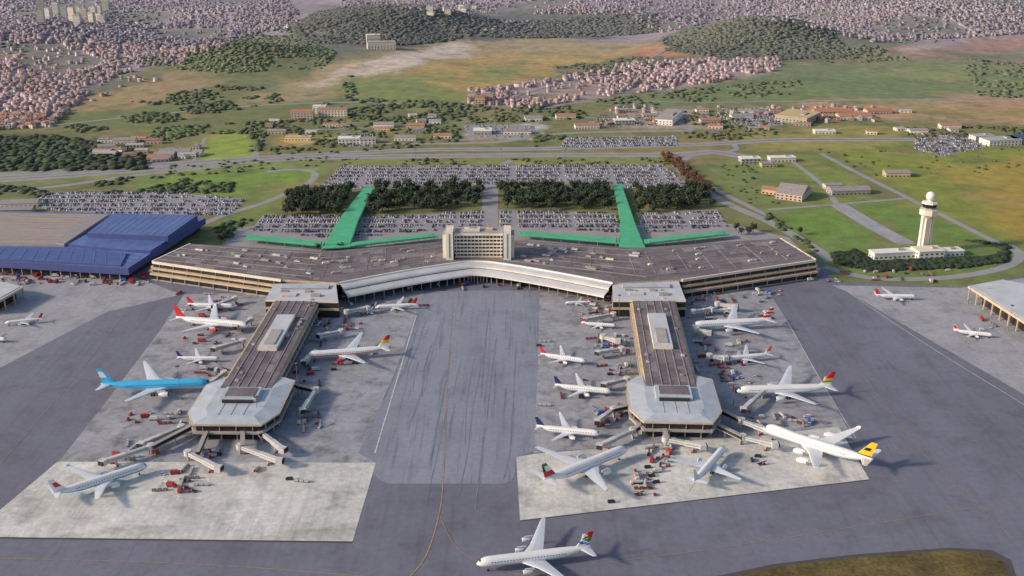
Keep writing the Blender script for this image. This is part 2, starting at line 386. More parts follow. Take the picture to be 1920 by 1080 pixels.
for px,occ in PARKS:
    w=[G(u,v) for u,v in px]; sheet('car_park',w,.075,m_park,True)
    X=np.array([p[0] for p in w]);Y=np.array([p[1] for p in w])
    yrow=Y.min()+3
    while yrow<Y.max():
        for dy in (0,5.6):
            xr=np.arange(X.min(),X.max(),2.75)
            m=pip(xr,np.full(xr.shape,yrow+dy),w)
            for x in xr[m]:
                if (int(x/2.75)%22)<2: continue
                if rnd.random()<occ*(1 if pnoise(x,yrow,31)<.35 else .5): cars.append((x+rnd.uniform(-.2,.2),yrow+dy+rnd.uniform(-.4,.4),math.pi/2+(math.pi if rnd.random()<.5 else 0)))
        yrow+=17
hw=[line('road',[(-200,350),(100,331),(300,316),(500,300),(640,295),(960,291),(1250,290),(1340,285),(1420,300)],24,.03,m_road),
 line('road',[(-200,370),(80,352),(260,328),(420,312)],10,.035,m_road),
 line('road',[(-200,338),(100,322),(380,303),(590,290),(800,281),(1000,279),(1330,270),(1500,262),(1920,262)],22,.04,m_road),
 line('road',[(590,268),(900,268),(1060,250),(1300,245)],10,.045,m_road),
 line('road',[(1262,288),(1268,310),(1300,340),(1360,380),(1440,415),(1520,460),(1560,490)],12,.05,m_road),
 line('road',[(1340,252),(1380,280),(1290,295),(1300,330),(1440,405)],8,.055,m_road),
 line('road',[(1540,288),(1600,320),(1700,370),(1860,450),(1920,475)],8,.06,m_road),
 line('road',[(1480,298),(1540,345),(1570,385)],7,.062,m_road),
 line('road',[(1570,383),(1640,425),(1702,458)],20,.064,m_strip),
 line('road',[(1440,393),(1570,383),(1700,372)],6,.066,m_road),
 line('road',[(1545,500),(1640,522),(1780,520),(1880,502),(1912,480),(1890,458)],10,.07,m_road),
 line('road',[(380,420),(430,400),(500,378),(575,345),(590,325),(560,318),(500,322)],9,.072,m_road),
 line('road',[(478,300),(484,270),(495,245)],8,.045,m_road),
 line('road',[(362,303),(385,258)],5,.045,m_road),
 line('road',[(918,425),(919,380),(921,346)],18,.082,m_road),
 line('road',[(930,346),(925,320),(960,300)],10,.082,m_road),
 line('road',[(100,235),(400,205),(650,192),(900,205)],9,.3,m_road),
 line('road',[(1000,212),(1100,195),(1400,192),(1900,185)],8,.3,m_road),
 line('road',[(1210,200),(1300,245)],10,.3,m_road),line('road',[(1310,200),(1345,250)],10,.3,m_road),
 line('road',[(500,245),(700,240),(1000,222),(1200,225)],7,.3,m_road),
 line('road',[(900,205),(1000,175),(1200,120),(1260,95),(1330,60)],8,.5,m_road)]
for pts in (hw[0],hw[2]):
    line('median_strip',[tuple(p) for p in pts[::4]],1.6,.09,m_grass,True)
# ------------------------------------------------------------- buildings
def V2(p): return Vector((p[0],p[1]))
def offs(pts,d):
    P=[V2(p) for p in pts]; out=[]
    for k,p in enumerate(P):
        ns=[]
        if k>0: e=(p-P[k-1]).normalized(); ns.append(Vector((e.y,-e.x)))
        if k<len(P)-1: e=(P[k+1]-p).normalized(); ns.append(Vector((e.y,-e.x)))
        n=sum(ns,Vector((0,0))); n.normalize(); n=n/max(.4,n.dot(ns[0])); out.append(p+n*d)
    return out
def strip(mb,line,a,b,z0,z1,side,top=None):
    A=offs(line,a);B=offs(line,b)
    for k in range(len(A)-1):
        mb.prism([A[k],A[k+1],B[k+1],B[k]],z0,z1,side,top)
def band(mb,line,prof,mat):
    rows=[[ (p.x,p.y,z) for p in offs(line,a)] for a,z in prof]; n=len(line)
    vs=[p for r in rows for p in r]; fs=[];ms=[]
    for k in range(len(rows)-1):
        for i in range(n-1): fs.append((k*n+i,k*n+i+1,(k+1)*n+i+1,(k+1)*n+i)); ms.append(mat[k])
    mb.add(vs,fs,ms)
def columns(mb,line,o,z0,z1,step,w,mat):
    A=offs(line,o)
    for k in range(len(A)-1):
        d=A[k+1]-A[k]; n=max(1,int(d.length/step)); ang=math.atan2(d.y,d.x)
        for q in range(n):
            p=A[k]+d*((q+.5)/n); mb.box(p.x,p.y,z0,w,w,z1-z0,mat,ang)
ZR=16
A_,B_,C_=[G(u,v,ZR) for u,v in ((287,490),(528,524),(635,530))]
F_,G_,H_=[G(u,v,ZR) for u,v in ((1150,530),(1278,524),(1528,487))]
I_,J_,K_=[G(u,v,ZR) for u,v in ((1462,447),(1190,465),(972,451))]
L_,M_,N_=[G(u,v,ZR) for u,v in ((826,453),(605,472),(358,457))]
arc=cat([V2(G(u,v,ZR)) for u,v in ((635,530),(735,511),(835,495),(892,489),(948,494),(1050,511),(1150,530))],6)
i0=12;i1=24
arcL=arc[:i0+1];arcM=arc[i0:i1+1];arcR=arc[i1:]
D_,E_=arc[i0],arc[i1]
def terminal(poly,front3,back3,outer,inner,end,label):
    o=(poly[0][0],poly[0][1],0); root=empty('terminal_building',o,label,'airport terminal')
    w=MB()
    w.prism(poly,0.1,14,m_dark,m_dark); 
    for seg in (outer,end):
        strip(w,seg,-1,6.5,5.2,6.9,m_beige); strip(w,seg,-1,3.6,9.5,11,m_beige)
        strip(w,seg,-1,5.5,.1,1.0,m_fac)
        columns(w,seg,5.8,.1,5.2,14,.6,m_fac); columns(w,seg,3.0,6.9,9.5,14,.4,m_fac); columns(w,seg,1,11,14,14,.4,m_fac)
    w.obj('wall',root,o)
    gl=MB()
    for seg in (outer,end):
        strip(gl,seg,-.5,2.2,6.9,9.5,m_glass); strip(gl,seg,-.5,4.6,1.0,5.2,m_glass); strip(gl,seg,-.5,.6,11,14,m_glass)
    gl.obj('window_band',root,o)
    rf=MB(); rf.prism(poly,14,16,m_beige,m_roof)
    for seg in (outer,end): strip(rf,seg,.05,1.5,14.2,16.4,m_cream)
    fm=[V2(p) for p in front3]; bm=[V2(b) for b in back3]
    for t in (.12,.32,.52,.72,.92):
        ln=[fm[k]*(1-t)+bm[k]*t for k in range(3)]
        strip(rf,ln,-.4,.4,16,16.4,m_roof2)
    for s in range(34):
        t=rnd.uniform(.02,.93); k=0 if t<.5 else 1; tt=t*2-k; t2=min(.98,tt+rnd.uniform(.04,.16)); f0=rnd.choice((.01,.14,.34,.54,.74,.24,.44)); f1=f0+rnd.choice((.08,.16))
        P=lambda x,f:(fm[k]*(1-x)+fm[k+1]*x)*(1-f)+(bm[k]*(1-x)+bm[k+1]*x)*f
        rf.prism([P(tt,f0),P(t2,f0),P(t2,f1),P(tt,f1)],16,16.06+s*.004,m_fac,rnd.choice((m_roofb,m_roofc)))
    for s in range(1,13):
        t=(s+rnd.uniform(-.15,.15))/13; k=0 if t<.5 else 1; tt=t*2-k
        a=fm[k]*(1-tt)+fm[k+1]*tt; b=bm[k]*(1-tt)+bm[k+1]*tt
        d=(b-a); c=a+d*.5; rf.box(c.x,c.y,16,d.length*rnd.uniform(.6,.92),.25,.3,m_fac,math.atan2(d.y,d.x))
    rf.obj('roof',root,o)
    for k in range(40):
        t=rnd.uniform(.04,.96); kk=0 if t<.5 else 1; tt=t*2-kk; a=fm[kk]*(1-tt)+fm[kk+1]*tt; b=bm[kk]*(1-tt)+bm[kk+1]*tt
        p=a+(b-a)*rnd.uniform(.12,.85); ang=math.atan2((fm[kk+1]-fm[kk]).y,(fm[kk+1]-fm[kk]).x)
        v=MB(); v.box(p.x,p.y,16.15,rnd.uniform(2,9),rnd.uniform(1.2,3),rnd.uniform(.8,1.6),rnd.choice((m_cream,m_fac,m_canopy,m_fac)),ang); v.box(p.x,p.y,17.0,1.4,1.0,1.0,m_fac,ang); v.obj('rooftop_unit',root,o)
    return root
mid=lambda a,b:((a[0]+b[0])/2,(a[1]+b[1])/2)
terminal([A_,B_]+arcL+[L_,M_,N_],[A_,mid(B_,C_),D_],[N_,M_,L_],[A_,B_],arcL,[N_,A_],'long beige concrete terminal with dark ridged roof and sunlit terraces')
terminal(arcR+[G_,H_,I_,J_,K_],[E_,mid(F_,G_),H_],[K_,J_,I_],[G_,H_],arcR,[H_,I_],'long beige concrete terminal with dark ridged roof beside control tower')
o=(D_[0],D_[1],0); root=empty('office_block',o,'cream white office block with flat end towers above curved terminal front','office building')
mb=MB(); mb.prism(arcM+[K_,L_],.1,16,m_dark,m_roof); mb.obj('hall',root,o)
mb=MB(); band(mb,arc,[(.05,14.2),(.05,16.5),(1.5,16.6),(1.6,15.4),(7,14.4),(9,13.4),(9.1,12.1),(.06,11.9)],[m_white,m_white,m_white,m_canopy,m_canopy,m_cream,m_dark])
mb.obj('curved_canopy',root,o)
mb=MB(); band(mb,arc,[(8.6,11.6),(12,11.2),(16,10.2),(18,9.2),(18.1,8.0),(8,7.8)],[m_canopy,m_canopy,m_canopy,m_cream,m_dark]); mb.obj('lower_canopy',root,o)
mb=MB(); strip(mb,arc,.05,6,4.5,5.6,m_fac); mb.obj('concourse_deck',root,o)
cp=offs(arc,13); posts(root,[(cp[k]+cp[k+1])/2 for k in range(0,36,1)],o,.1,7.6,.8,m_fac)
mb=MB(); strip(mb,arc,.06,4,5.6,10.6,m_glass); mb.obj('window_band',root,o)
x0,yb=G(852,489,16); x1,_=G(942,489,16); yb+=6; W_=x1-x0; xm=(x0+x1)/2
mb=MB(); mb.box(xm,yb+12,16.1,W_,16,21.5,m_glass); mb.obj('window_band',root,o)
mb=MB()
for k in range(7): mb.box(xm,yb+10.9,16.4+k*3.4,W_-.1,17.6,1.35,m_cream)
for k in range(13): mb.box(x0+W_*(k+.5)/13,yb+2.6,16.2,.55,.9,21.2,m_white)
mb.obj('facade_grid',root,o)
mb=MB(); mb.box(xm,yb+10.5,38.0,W_+.4,20,1.8,m_white,top=m_fac); mb.obj('roof',root,o)
for xa,sg in ((x0-4.4,-1),(x1+4.4,1)):
    mb=MB(); mb.box(xa,yb+5.5,16.1,6.6,20,26.8,m_white,top=m_cream); mb.box(xa+sg*4.9,yb+9,16.1,3,16,22,m_cream,top=m_fac)
    mb.box(xa,yb-4.7,18,.8,.3,23,m_mast); mb.obj('end_tower',root,o)
mb=MB(); mb.box(xm-6,yb+10,39.9,14,8,2.3,m_cream); mb.box(xm-6,yb+10,42.2,6,4,.8,m_fac); mb.obj('rooftop_unit',root,o)
mb=MB(); mb.box(xm+10,yb+12,39.9,6,6,1.8,m_beige); mb.tube((xm+10,yb+12,41.7),(xm+10,yb+12,47),.25,.12,6,m_vred); mb.obj('rooftop_unit',root,o)
# piers
def pier(p0,p1,hub,label):
    p0=V2(p0);p1=V2(p1); d=(p1-p0).normalized(); n=Vector((d.y,-d.x)); L=(p1-p0).length
    def Q(s,t): return p0+d*s+n*t
    o=(p0.x,p0.y,0); root=empty('boarding_pier',o,label,'airport pier')
    c=Q(35,0)
    RG=((0,-22),(0,22),(17,30),(66,30),(72,19),(L,19),(L,-19),(72,-19),(58,-30),(17,-30))
    def sc(k): return [Q(s+(k if s<20 else 0),t-math.copysign(k,t)) for s,t in RG]
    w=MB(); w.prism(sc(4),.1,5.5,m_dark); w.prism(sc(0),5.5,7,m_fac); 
    pts=sc(0); 
    for k in range(len(pts)):
        a=pts[k];b=pts[(k+1)%len(pts)]; e=b-a; m=max(1,int(e.length/9)); ang=math.atan2(e.y,e.x)
        for q in range(m):
            p=a+e*((q+.5)/m); c2=p+(c-p).normalized()*1.3
            w.box(c2.x,c2.y,7,.4,.7,4.3,m_fac,ang)
            c3=p+(c-p).normalized()*3.0; w.box(c3.x,c3.y,.1,.8,.8,5.4,m_fac,ang)
    w.obj('wall',root,o)
    gl=MB(); gl.prism(sc(1.6),7,11.3,m_glass); gl.obj('window_band',root,o)
    rf=MB(); rf.prism(sc(0),11.3,12.4,m_beige,m_beige)
    rf.prism([Q(49,-17),Q(49,17),Q(L,17),Q(L,-17)],12.4,14.0,m_beige,m_roof)
    for t in (-12.5,-6,6,12.5,0): rf.prism([Q(50,t-.3),Q(50,t+.3),Q(L-2,t+.3),Q(L-2,t-.3)],14.0,14.4,m_roof2)
    for k in range(16):
        s=rnd.uniform(52,L-30); t=rnd.choice((-12,-5.5,.5,6.5)); s2=s+rnd.uniform(8,25); rf.prism([Q(s,t),Q(s,t+5),Q(s2,t+5),Q(s2,t)],14.0,14.05+k*.005,m_fac,rnd.choice((m_roofb,m_roofc)))
    lo=[Q(.6,-21.5),Q(.6,21.5),Q(17,29.3),Q(65,29.3),Q(70,18.6),Q(70,-18.6),Q(58,-29.3),Q(17,-29.3)]
    hi=[Q(9,-15),Q(9,15),Q(19,18.5),Q(49,18.5),Q(49.1,17.2),Q(49.1,-17.2),Q(49,-18.5),Q(19,-18.5)]
    vs=[(p.x,p.y,12.45) for p in lo]+[(p.x,p.y,14.3) for p in hi]
    fs=[(0,1,9,8),(1,2,10,9),(2,3,11,10),(6,7,15,14),(7,0,8,15),tuple(range(8,16)),(3,4,12,11),(5,6,14,13)]
    rf.add(vs,fs,[m_head]*8)
    for t in (-8,0,8): rf.prism([Q(9.5,t-.2),Q(9.5,t+.2),Q(26,t+.2),Q(26,t-.2)],14.3,14.5,m_fac)
    rf.obj('roof',root,o)
    mb=MB(); mb.prism([Q(28,-12),Q(28,12),Q(46,12),Q(46,-12)],14.3,16.8,m_head,m_head); mb.prism([Q(26.4,-10),Q(26.4,10),Q(27.99,10),Q(27.99,-10)],14.35,16.2,m_glass)
    mb.prism([Q(31,-9.5),Q(31,9.5),Q(44,9.5),Q(44,-9.5)],16.8,17.4,m_fac,m_roof); mb.obj('roof_lantern',root,o)
    mb=MB(); mb.prism([Q(112,-7),Q(112,7),Q(178,7),Q(178,-7)],14.1,16.5,m_cream,m_canopy); mb.prism([Q(118,-4),Q(118,4),Q(146,4),Q(146,-4)],16.5,17.2,m_fac,m_fac); mb.obj('roof_monitor',root,o)
    for k in range(12):
        s=rnd.uniform(60,L-10);t=rnd.choice((-13,13,-9,9)); mb=MB(); p=Q(s,t); mb.box(p.x,p.y,14.1,2.2,rnd.uniform(1.5,5),1.0,rnd.choice((m_fac,m_canopy))); mb.box(p.x,p.y,15.1,1,1,.4,m_roof2); mb.obj('rooftop_unit',root,o)
    hz=14.6
    hp=[G(u,v,hz) for u,v in hub]
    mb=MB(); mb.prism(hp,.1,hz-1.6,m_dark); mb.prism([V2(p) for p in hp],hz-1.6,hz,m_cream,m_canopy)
    cx=sum(p[0] for p in hp)/4; cy=sum(p[1] for p in hp)/4
    mb.box(cx,cy+10,hz,40,9,1.4,m_fac,top=m_head); mb.box(cx-10,cy-8,hz,12,7,1,m_beige,top=m_canopy); mb.box(cx+12,cy-10,hz,8,5,1.6,m_fac); mb.box(cx+4,cy,hz,5,4,1.2,m_fac); mb.box(cx-16,cy+1,hz,6,3,.8,m_roof2); mb.obj('hub',root,o)
    mb=MB()
    for k in range(4): 
        a=V2(hp[k]);b=V2(hp[(k+1)%4]); e=b-a
        mb.box((a.x+b.x)/2,(a.y+b.y)/2,6.4,e.length,1.2,2,m_beige,math.atan2(e.y,e.x))
    mb.obj('hub_band',root,o)
pier((-181,604),(-177,862),[(497,562),(514,532),(630,531),(634,565)],'long boarding pier with dark roof and pale octagonal head')
pier((106,607),(118,862),[(1150,563),(1148,529),(1272,526),(1286,563)],'long boarding pier with sunlit edge and pale octagonal head')
# green canopies
def canopy(px):
    w=[G(u,v,6) for u,v in px]; o=(w[0][0],w[0][1],0)
    root=empty('covered_walkway',o,'bright green roofed walkway crossing the car parks','walkway','green roofed walkways')
    mb=MB(); mb.prism(w,5,6,m_green); 
    cx=sum(p[0] for p in w)/len(w);cy=sum(p[1] for p in w)/len(w)
    ins=[(p[0]*.9+cx*.1,p[1]*.9+cy*.1) for p in w]; mb.prism(ins,6,6.5,m_green); mb.obj('roof',root,o)
    pp=[]
    for k in range(len(ins)):
        a=V2(ins[k]);b=V2(ins[(k+1)%len(ins)]); n=max(1,int((b-a).length/16))
        pp+=[a+(b-a)*(q/n) for q in range(n)]
    posts(root,pp,o,.05,4.95,.5,m_fac)
for px in ([(460,447),(464,440),(610,454),(608,461)],[(684,350),(703,350),(672,415),(656,463),(602,466),(642,402)],[(657,455),(816,437),(822,443),(657,462)],
           [(973,433),(1165,447),(1165,456),(975,440)],[(1149,345),(1166,345),(1192,420),(1210,464),(1160,464),(1163,410)],[(1207,449),(1362,433),(1368,439),(1209,457)]): canopy(px)
def Gz(px,z): return [G(u,v,z) for u,v in px]
w=Gz([(-160,480),(240,503),(385,408),(200,400),(-160,392)],13); o=(w[1][0],w[1][1],0)
root=empty('cargo_terminal',o,'large cargo shed with stepped slate blue metal roofs','cargo building')
mb=MB(); ww=[(p[0],p[1]) for p in w]; cx=sum(p[0] for p in ww)/5; cy=sum(p[1] for p in ww)/5
mb.prism([(p[0]*.96+cx*.04,p[1]*.96+cy*.04) for p in ww],.1,7,m_dark); mb.obj('wall',root,o)
mb=MB(); mb.prism(w,6.5,13,m_blued,m_blue)
lb=M('faded_blue_sheet',C(116,134,178),.55,.2,.2); db=M('slate_blue_sheet',C(76,94,150),.6,.15,.2)
for k in range(14):
    t=(k+.5)/14.; a=Gz([(240+145*t-6,500-92*t),(150+150*t,490-88*t)],13); mb.prism([(a[0][0],a[0][1]),(a[0][0],a[0][1]+.7),(a[1][0],a[1][1]+.7),(a[1][0],a[1][1])],13,13.2,lb)
mb.obj('roof',root,o)
mb=MB(); mb.prism(Gz([(-160,478),(-160,461),(110,463),(238,474),(226,497)],14.4),13.02,14.4,m_blued,db)
for k in range(16):
    t=k/16.; a=Gz([(-150+t*370,479+t*17),(-120+t*340,462+t*10)],14.4); mb.prism([(a[0][0],a[0][1]+1),(a[0][0]+.8,a[0][1]+1),(a[1][0]+.8,a[1][1]),(a[1][0],a[1][1])],14.4,14.6,m_blue)
mb.obj('front_roof',root,o)
mb=MB(); mb.prism(Gz([(128,458),(160,440),(316,449),(282,470),(236,468)],15.6),13.02,15.6,m_blued,m_blue); mb.obj('middle_roof',root,o)
mb=MB(); mb.prism(Gz([(163,437),(213,400),(370,403),(314,443)],20.5),13.05,20.5,m_blued,m_blue)
for k in range(12):
    t=(k+.5)/12; a=Gz([(163+150*t,436+7*t),(213+155*t,400+3*t)],20.5); mb.prism([(a[0][0],a[0][1]+1),(a[0][0]+.8,a[0][1]+1),(a[1][0]+.8,a[1][1]-1),(a[1][0],a[1][1]-1)],20.5,20.7,lb)
mb.obj('upper_roof',root,o)
mb=MB(); mb.prism(Gz([(-160,395),(205,402),(120,459),(-160,457)],15),13.05,15,m_fac,m_tan)
for k in range(16):
    t=k/16; a=Gz([(-160,398+t*60),(203-t*80,403+t*55)],15.3); mb.prism([(a[0][0],a[0][1]),(a[1][0],a[1][1]),(a[1][0],a[1][1]+.8),(a[0][0],a[0][1]+.8)],15,15.4,m_fac)
mb.prism(Gz([(130,430),(160,405),(203,403),(120,458),(105,456)],15.6),15.01,15.9,m_fac,m_fib); mb.obj('shed_roof',root,o)
a=V2(w[0]);b=V2(w[1]); posts(root,[a+(b-a)*(k/22.)+Vector((0,1.5)) for k in range(22)],o,.1,6.4,.7,m_fac)
def gate(px,z,label):
    w=Gz(px,z); o=(w[0][0],w[0][1],0); root=empty('remote_gate_building',o,label,'airport building')
    mb=MB(); mb.prism(w,z-2,z,m_beige,m_canopy)
    cx=sum(p[0] for p in w)/len(w);cy=sum(p[1] for p in w)/len(w)
    mb.prism([(p[0]*.92+cx*.08,p[1]*.92+cy*.08) for p in w],z,z+.4,m_fac,m_canopy); mb.obj('roof',root,o)
    mb=MB(); mb.prism([(p[0]*.8+cx*.2,p[1]*.8+cy*.2) for p in w],.1,z-2,m_dark); mb.obj('wall',root,o)
    pp=[]
    for k in range(len(w)):
        a=V2(w[k]);b=V2(w[(k+1)%len(w)]);n=max(1,int((b-a).length/12))
        pp+=[(a+(b-a)*(q/n))*.97+Vector((cx,cy))*.03 for q in range(n)]
    posts(root,pp,o,.1,z-2.1,1,m_beige)
gate([(1815,536),(1925,606),(2120,720),(2180,640),(1960,540),(1880,524)],12,'low gate building with pale metal roof on posts')
gate([(-120,572),(-10,568),(44,538),(10,529),(-120,520)],11,'small gate building with pale flat roof')
# control tower
tx,ty=G(1731,470); o=(tx,ty,0)
root=empty('control_tower',o,'tall cream control tower with white radome ball on top','control tower')
mb=MB(); mb.box(tx,ty,0,9.2,8.6,37,m_cream,.3,tx=.88,ty=.88); mb.box(tx-5.2,ty-1.4,0,1.8,3.0,38,m_white,.3); mb.box(tx+2.4,ty-4.4,3,1.0,.6,33,m_fac,.3); mb.obj('shaft',root,o)
mb=MB(); mb.tube((tx,ty,34.5),(tx,ty,37.5),5.5,8.6,8,m_cream); mb.tube((tx,ty,37.5),(tx,ty,42.6),9.0,9.0,8,m_cream); mb.tube((tx,ty,48.2),(tx,ty,49.8),8,6.8,8,m_cream); mb.obj('gallery',root,o)
mb=MB(); mb.tube((tx,ty,42.6),(tx,ty,44.2),6.4,6.4,8,m_fac); mb.tube((tx,ty,44.2),(tx,ty,48.2),6.4,7.6,8,m_glass); mb.obj('cab_window',root,o)
mb=MB(); mb.tube((tx,ty,49.8),(tx,ty,51.5),2.4,2.4,10,m_white)
rings=[]
for k in range(9):
    a=math.pi*k/8; rings.append([(tx+4.6*math.sin(a)*math.cos(t)+1e-4,ty+4.6*math.sin(a)*math.sin(t),55-4.6*math.cos(a)) for t in [2*math.pi*j/16 for j in range(16)]])
mb.loft(rings,m_white); mb.obj('radome',root,o,smooth=True)
_wm=MB(); _wm.box(0,0,0,2.2,.14,1.5,m_glass); _wob=None
def building(name,u,v,wx,dy,h,rot,wall,roof,label,cat='building',group=None,pitched=False,zb=None,ribbon=False):
    global _wob
    if zb is None: X,Y,Z=GT([u],[v]); X,Y,Z=float(X[0]),float(Y[0]),float(Z[0])-.5
    else: X,Y=G(u,v); Z=zb
    root=empty(name,(X,Y,Z),label,cat,group,rot)
    mb=MB(); mb.box(0,0,0,wx,dy,h,wall); 
    mb.obj('wall',root)
    ns=max(1,int(h/3.4))
    if ribbon:
        for k in range(ns): mb=MB(); mb.box(0,0,1.2+k*3.4,wx+.1,dy+.1,1.4,m_fac); mb.obj('window_band',root)
    else:
        for k in range(min(ns,3)):
            z=1.2+k*3.4; nwin=min(9,max(2,int(wx/4.5)))
            wpos=[(-wx/2+wx*(q+.5)/nwin,-dy/2-.03,0) for q in range(nwin)]+[(-wx/2-.03,yy,math.pi/2) for yy in (-dy*.25,dy*.25)]
            for (a,b,rr) in wpos:
                if _wob is None: _wob=_wm.obj('window',root); ob=_wob
                else: ob=bpy.data.objects.new('window',_wob.data); COL.objects.link(ob); ob.parent=root
                ob.location=(a,b,z); ob.rotation_euler=(0,0,rr)
    mb=MB()
    if pitched:
        mb.add([(-wx/2-.6,-dy/2-.6,h),(wx/2+.6,-dy/2-.6,h),(wx/2+.6,dy/2+.6,h),(-wx/2-.6,dy/2+.6,h),(-wx/2-.6,0,h+dy*.18),(wx/2+.6,0,h+dy*.18)],[(0,1,5,4),(2,3,4,5),(0,4,3),(1,2,5),(0,3,2,1)],roof)
    else:
        mb.box(0,0,h,wx+1,dy+1,.8,roof); mb.box(wx*.2,0,h+.8,wx*.15,dy*.3,1.6,m_fac)
    mb.obj('roof',root)
    return root
building('tower_base_building',1672,482,42,12,6,.15,m_white,m_white,'low white two storey operations building beside tower',zb=0)
building('tower_base_building',1738,482,26,16,8,.15,m_white,m_cream,'white block at the foot of control tower',zb=0)
building('tower_base_building',1772,478,32,12,5,.15,m_white,m_white,'low white annex beside control tower',zb=0)
B=[(1405,305,26,14,7,.1,m_grw,m_white,0),(1465,302,34,12,6,.1,m_cream,m_white,0),(1440,312,20,12,5,.1,m_beige,m_fib,0),
(1487,368,30,40,8,-.5,m_pink,m_fib,1),(1445,362,18,14,6,-.5,m_beige,m_terra,1),(1590,362,46,18,6,.1,m_fac,m_fib,1),(1560,352,20,10,5,.1,m_cream,m_fib,1),(1680,330,30,14,6,0,m_beige,m_fib,1),
(1495,225,50,60,10,-.6,m_fac,m_yroof,0),(1255,225,26,80,9,-.35,m_white,m_fac,0),(1545,250,30,12,5,0,m_cream,m_white,0),(1330,230,30,14,6,.1,m_pink,m_terra,1),(1390,222,34,14,6,.1,m_white,m_fib,1),
(568,222,34,14,12,0,m_pink,m_terra,1),(625,218,44,14,12,0,m_cream,m_brick,1),(600,212,20,12,12,0,m_white,m_white,0),(655,268,30,16,8,.1,m_white,m_white,0),(690,268,22,14,7,.1,m_cream,m_fib,1),(560,262,36,14,5,0,m_cream,m_yroof,0),
(715,92,60,26,16,.2,m_cream,m_fac,0),(700,80,30,20,18,.2,m_cream,m_cream,0),(885,190,14,14,16,0,m_pink,m_fac,0),(915,192,16,14,16,0,m_pink,m_fac,0),(900,196,16,14,14,0,m_beige,m_terra,0),
(1560,215,60,20,7,.05,m_beige,m_terra,1),(1600,222,50,22,6,.05,m_white,m_terra,1),(1645,212,40,18,6,.1,m_pink,m_terra,1),(1875,270,50,24,8,.2,m_white,m_grw,0),(1920,266,50,24,8,.2,m_grw,m_navy,0),(1840,262,30,16,7,.2,m_white,m_grw,0),
(40,385,40,16,5,.1,m_cream,m_fib,1),(20,398,50,14,5,.1,m_fac,m_fib,1),(520,250,26,12,5,0,m_beige,m_fib,1),(330,290,40,18,6,.1,m_white,m_fib,1),(300,300,30,14,5,.1,m_grw,m_terra,1),(235,268,30,14,6,.1,m_cream,m_fib,1),
(760,262,30,14,5,0,m_white,m_fib,1),(830,258,26,12,5,0,m_cream,m_terra,1),(970,250,40,16,5,0,m_white,m_fib,0),(905,250,26,20,6,0,m_grw,m_white,0),(1100,240,36,14,6,.1,m_white,m_terra,1),(1170,232,30,16,7,.1,m_grw,m_white,0),
(1060,222,30,14,6,.1,m_cream,m_terra,1),(1000,226,26,14,6,.1,m_white,m_fib,1),(780,240,26,14,6,0,m_beige,m_terra,1),(720,238,30,14,6,0,m_white,m_fib,1),(1720,250,26,14,6,0,m_white,m_fib,1),(1780,240,30,14,6,0,m_cream,m_terra,1)]
for k in range(58):
    u,v=rnd.choice([(rnd.uniform(500,880),rnd.uniform(205,265)),(rnd.uniform(1020,1460),rnd.uniform(208,250)),(rnd.uniform(1480,1900),rnd.uniform(200,260)),(rnd.uniform(180,380),rnd.uniform(262,305))])
    B.append((u,v,rnd.uniform(9,24),rnd.uniform(7,13),rnd.uniform(3.4,6),rnd.uniform(-.3,.3),rnd.choice((m_white,m_cream,m_grw,m_pink,m_beige)),rnd.choice((m_terra,m_fib,m_fib,m_grw)),rnd.random()<.7))
walln={m_grw:'grey',m_cream:'cream',m_beige:'beige',m_pink:'pinkish',m_fac:'weathered grey',m_white:'white',m_brick:'brick'}
for u,v,wx,dy,h,rot,wa,ro,pt in B:
    building('low_building' if h<10 else 'office_building',u,v,wx,dy,h,rot,wa,ro,f'{walln[wa]} {"low pitched roof" if pt else "flat roofed"} building among fields and roads','building','buildings around the airport',bool(pt))
for k in range(26):
    u,v=(rnd.uniform(60,215),rnd.uniform(15,48)) if k<18 else (rnd.uniform(800,900),rnd.uniform(16,34))
    building('apartment_tower',u,v,rnd.uniform(12,18),rnd.uniform(10,14),rnd.uniform(18,36) if k<18 else rnd.uniform(10,16),rnd.uniform(-.3,.3),rnd.choice((m_white,m_cream,m_white)),m_grw,'pale high rise apartment tower on distant hillside','apartment building','distant apartment towers',ribbon=True)
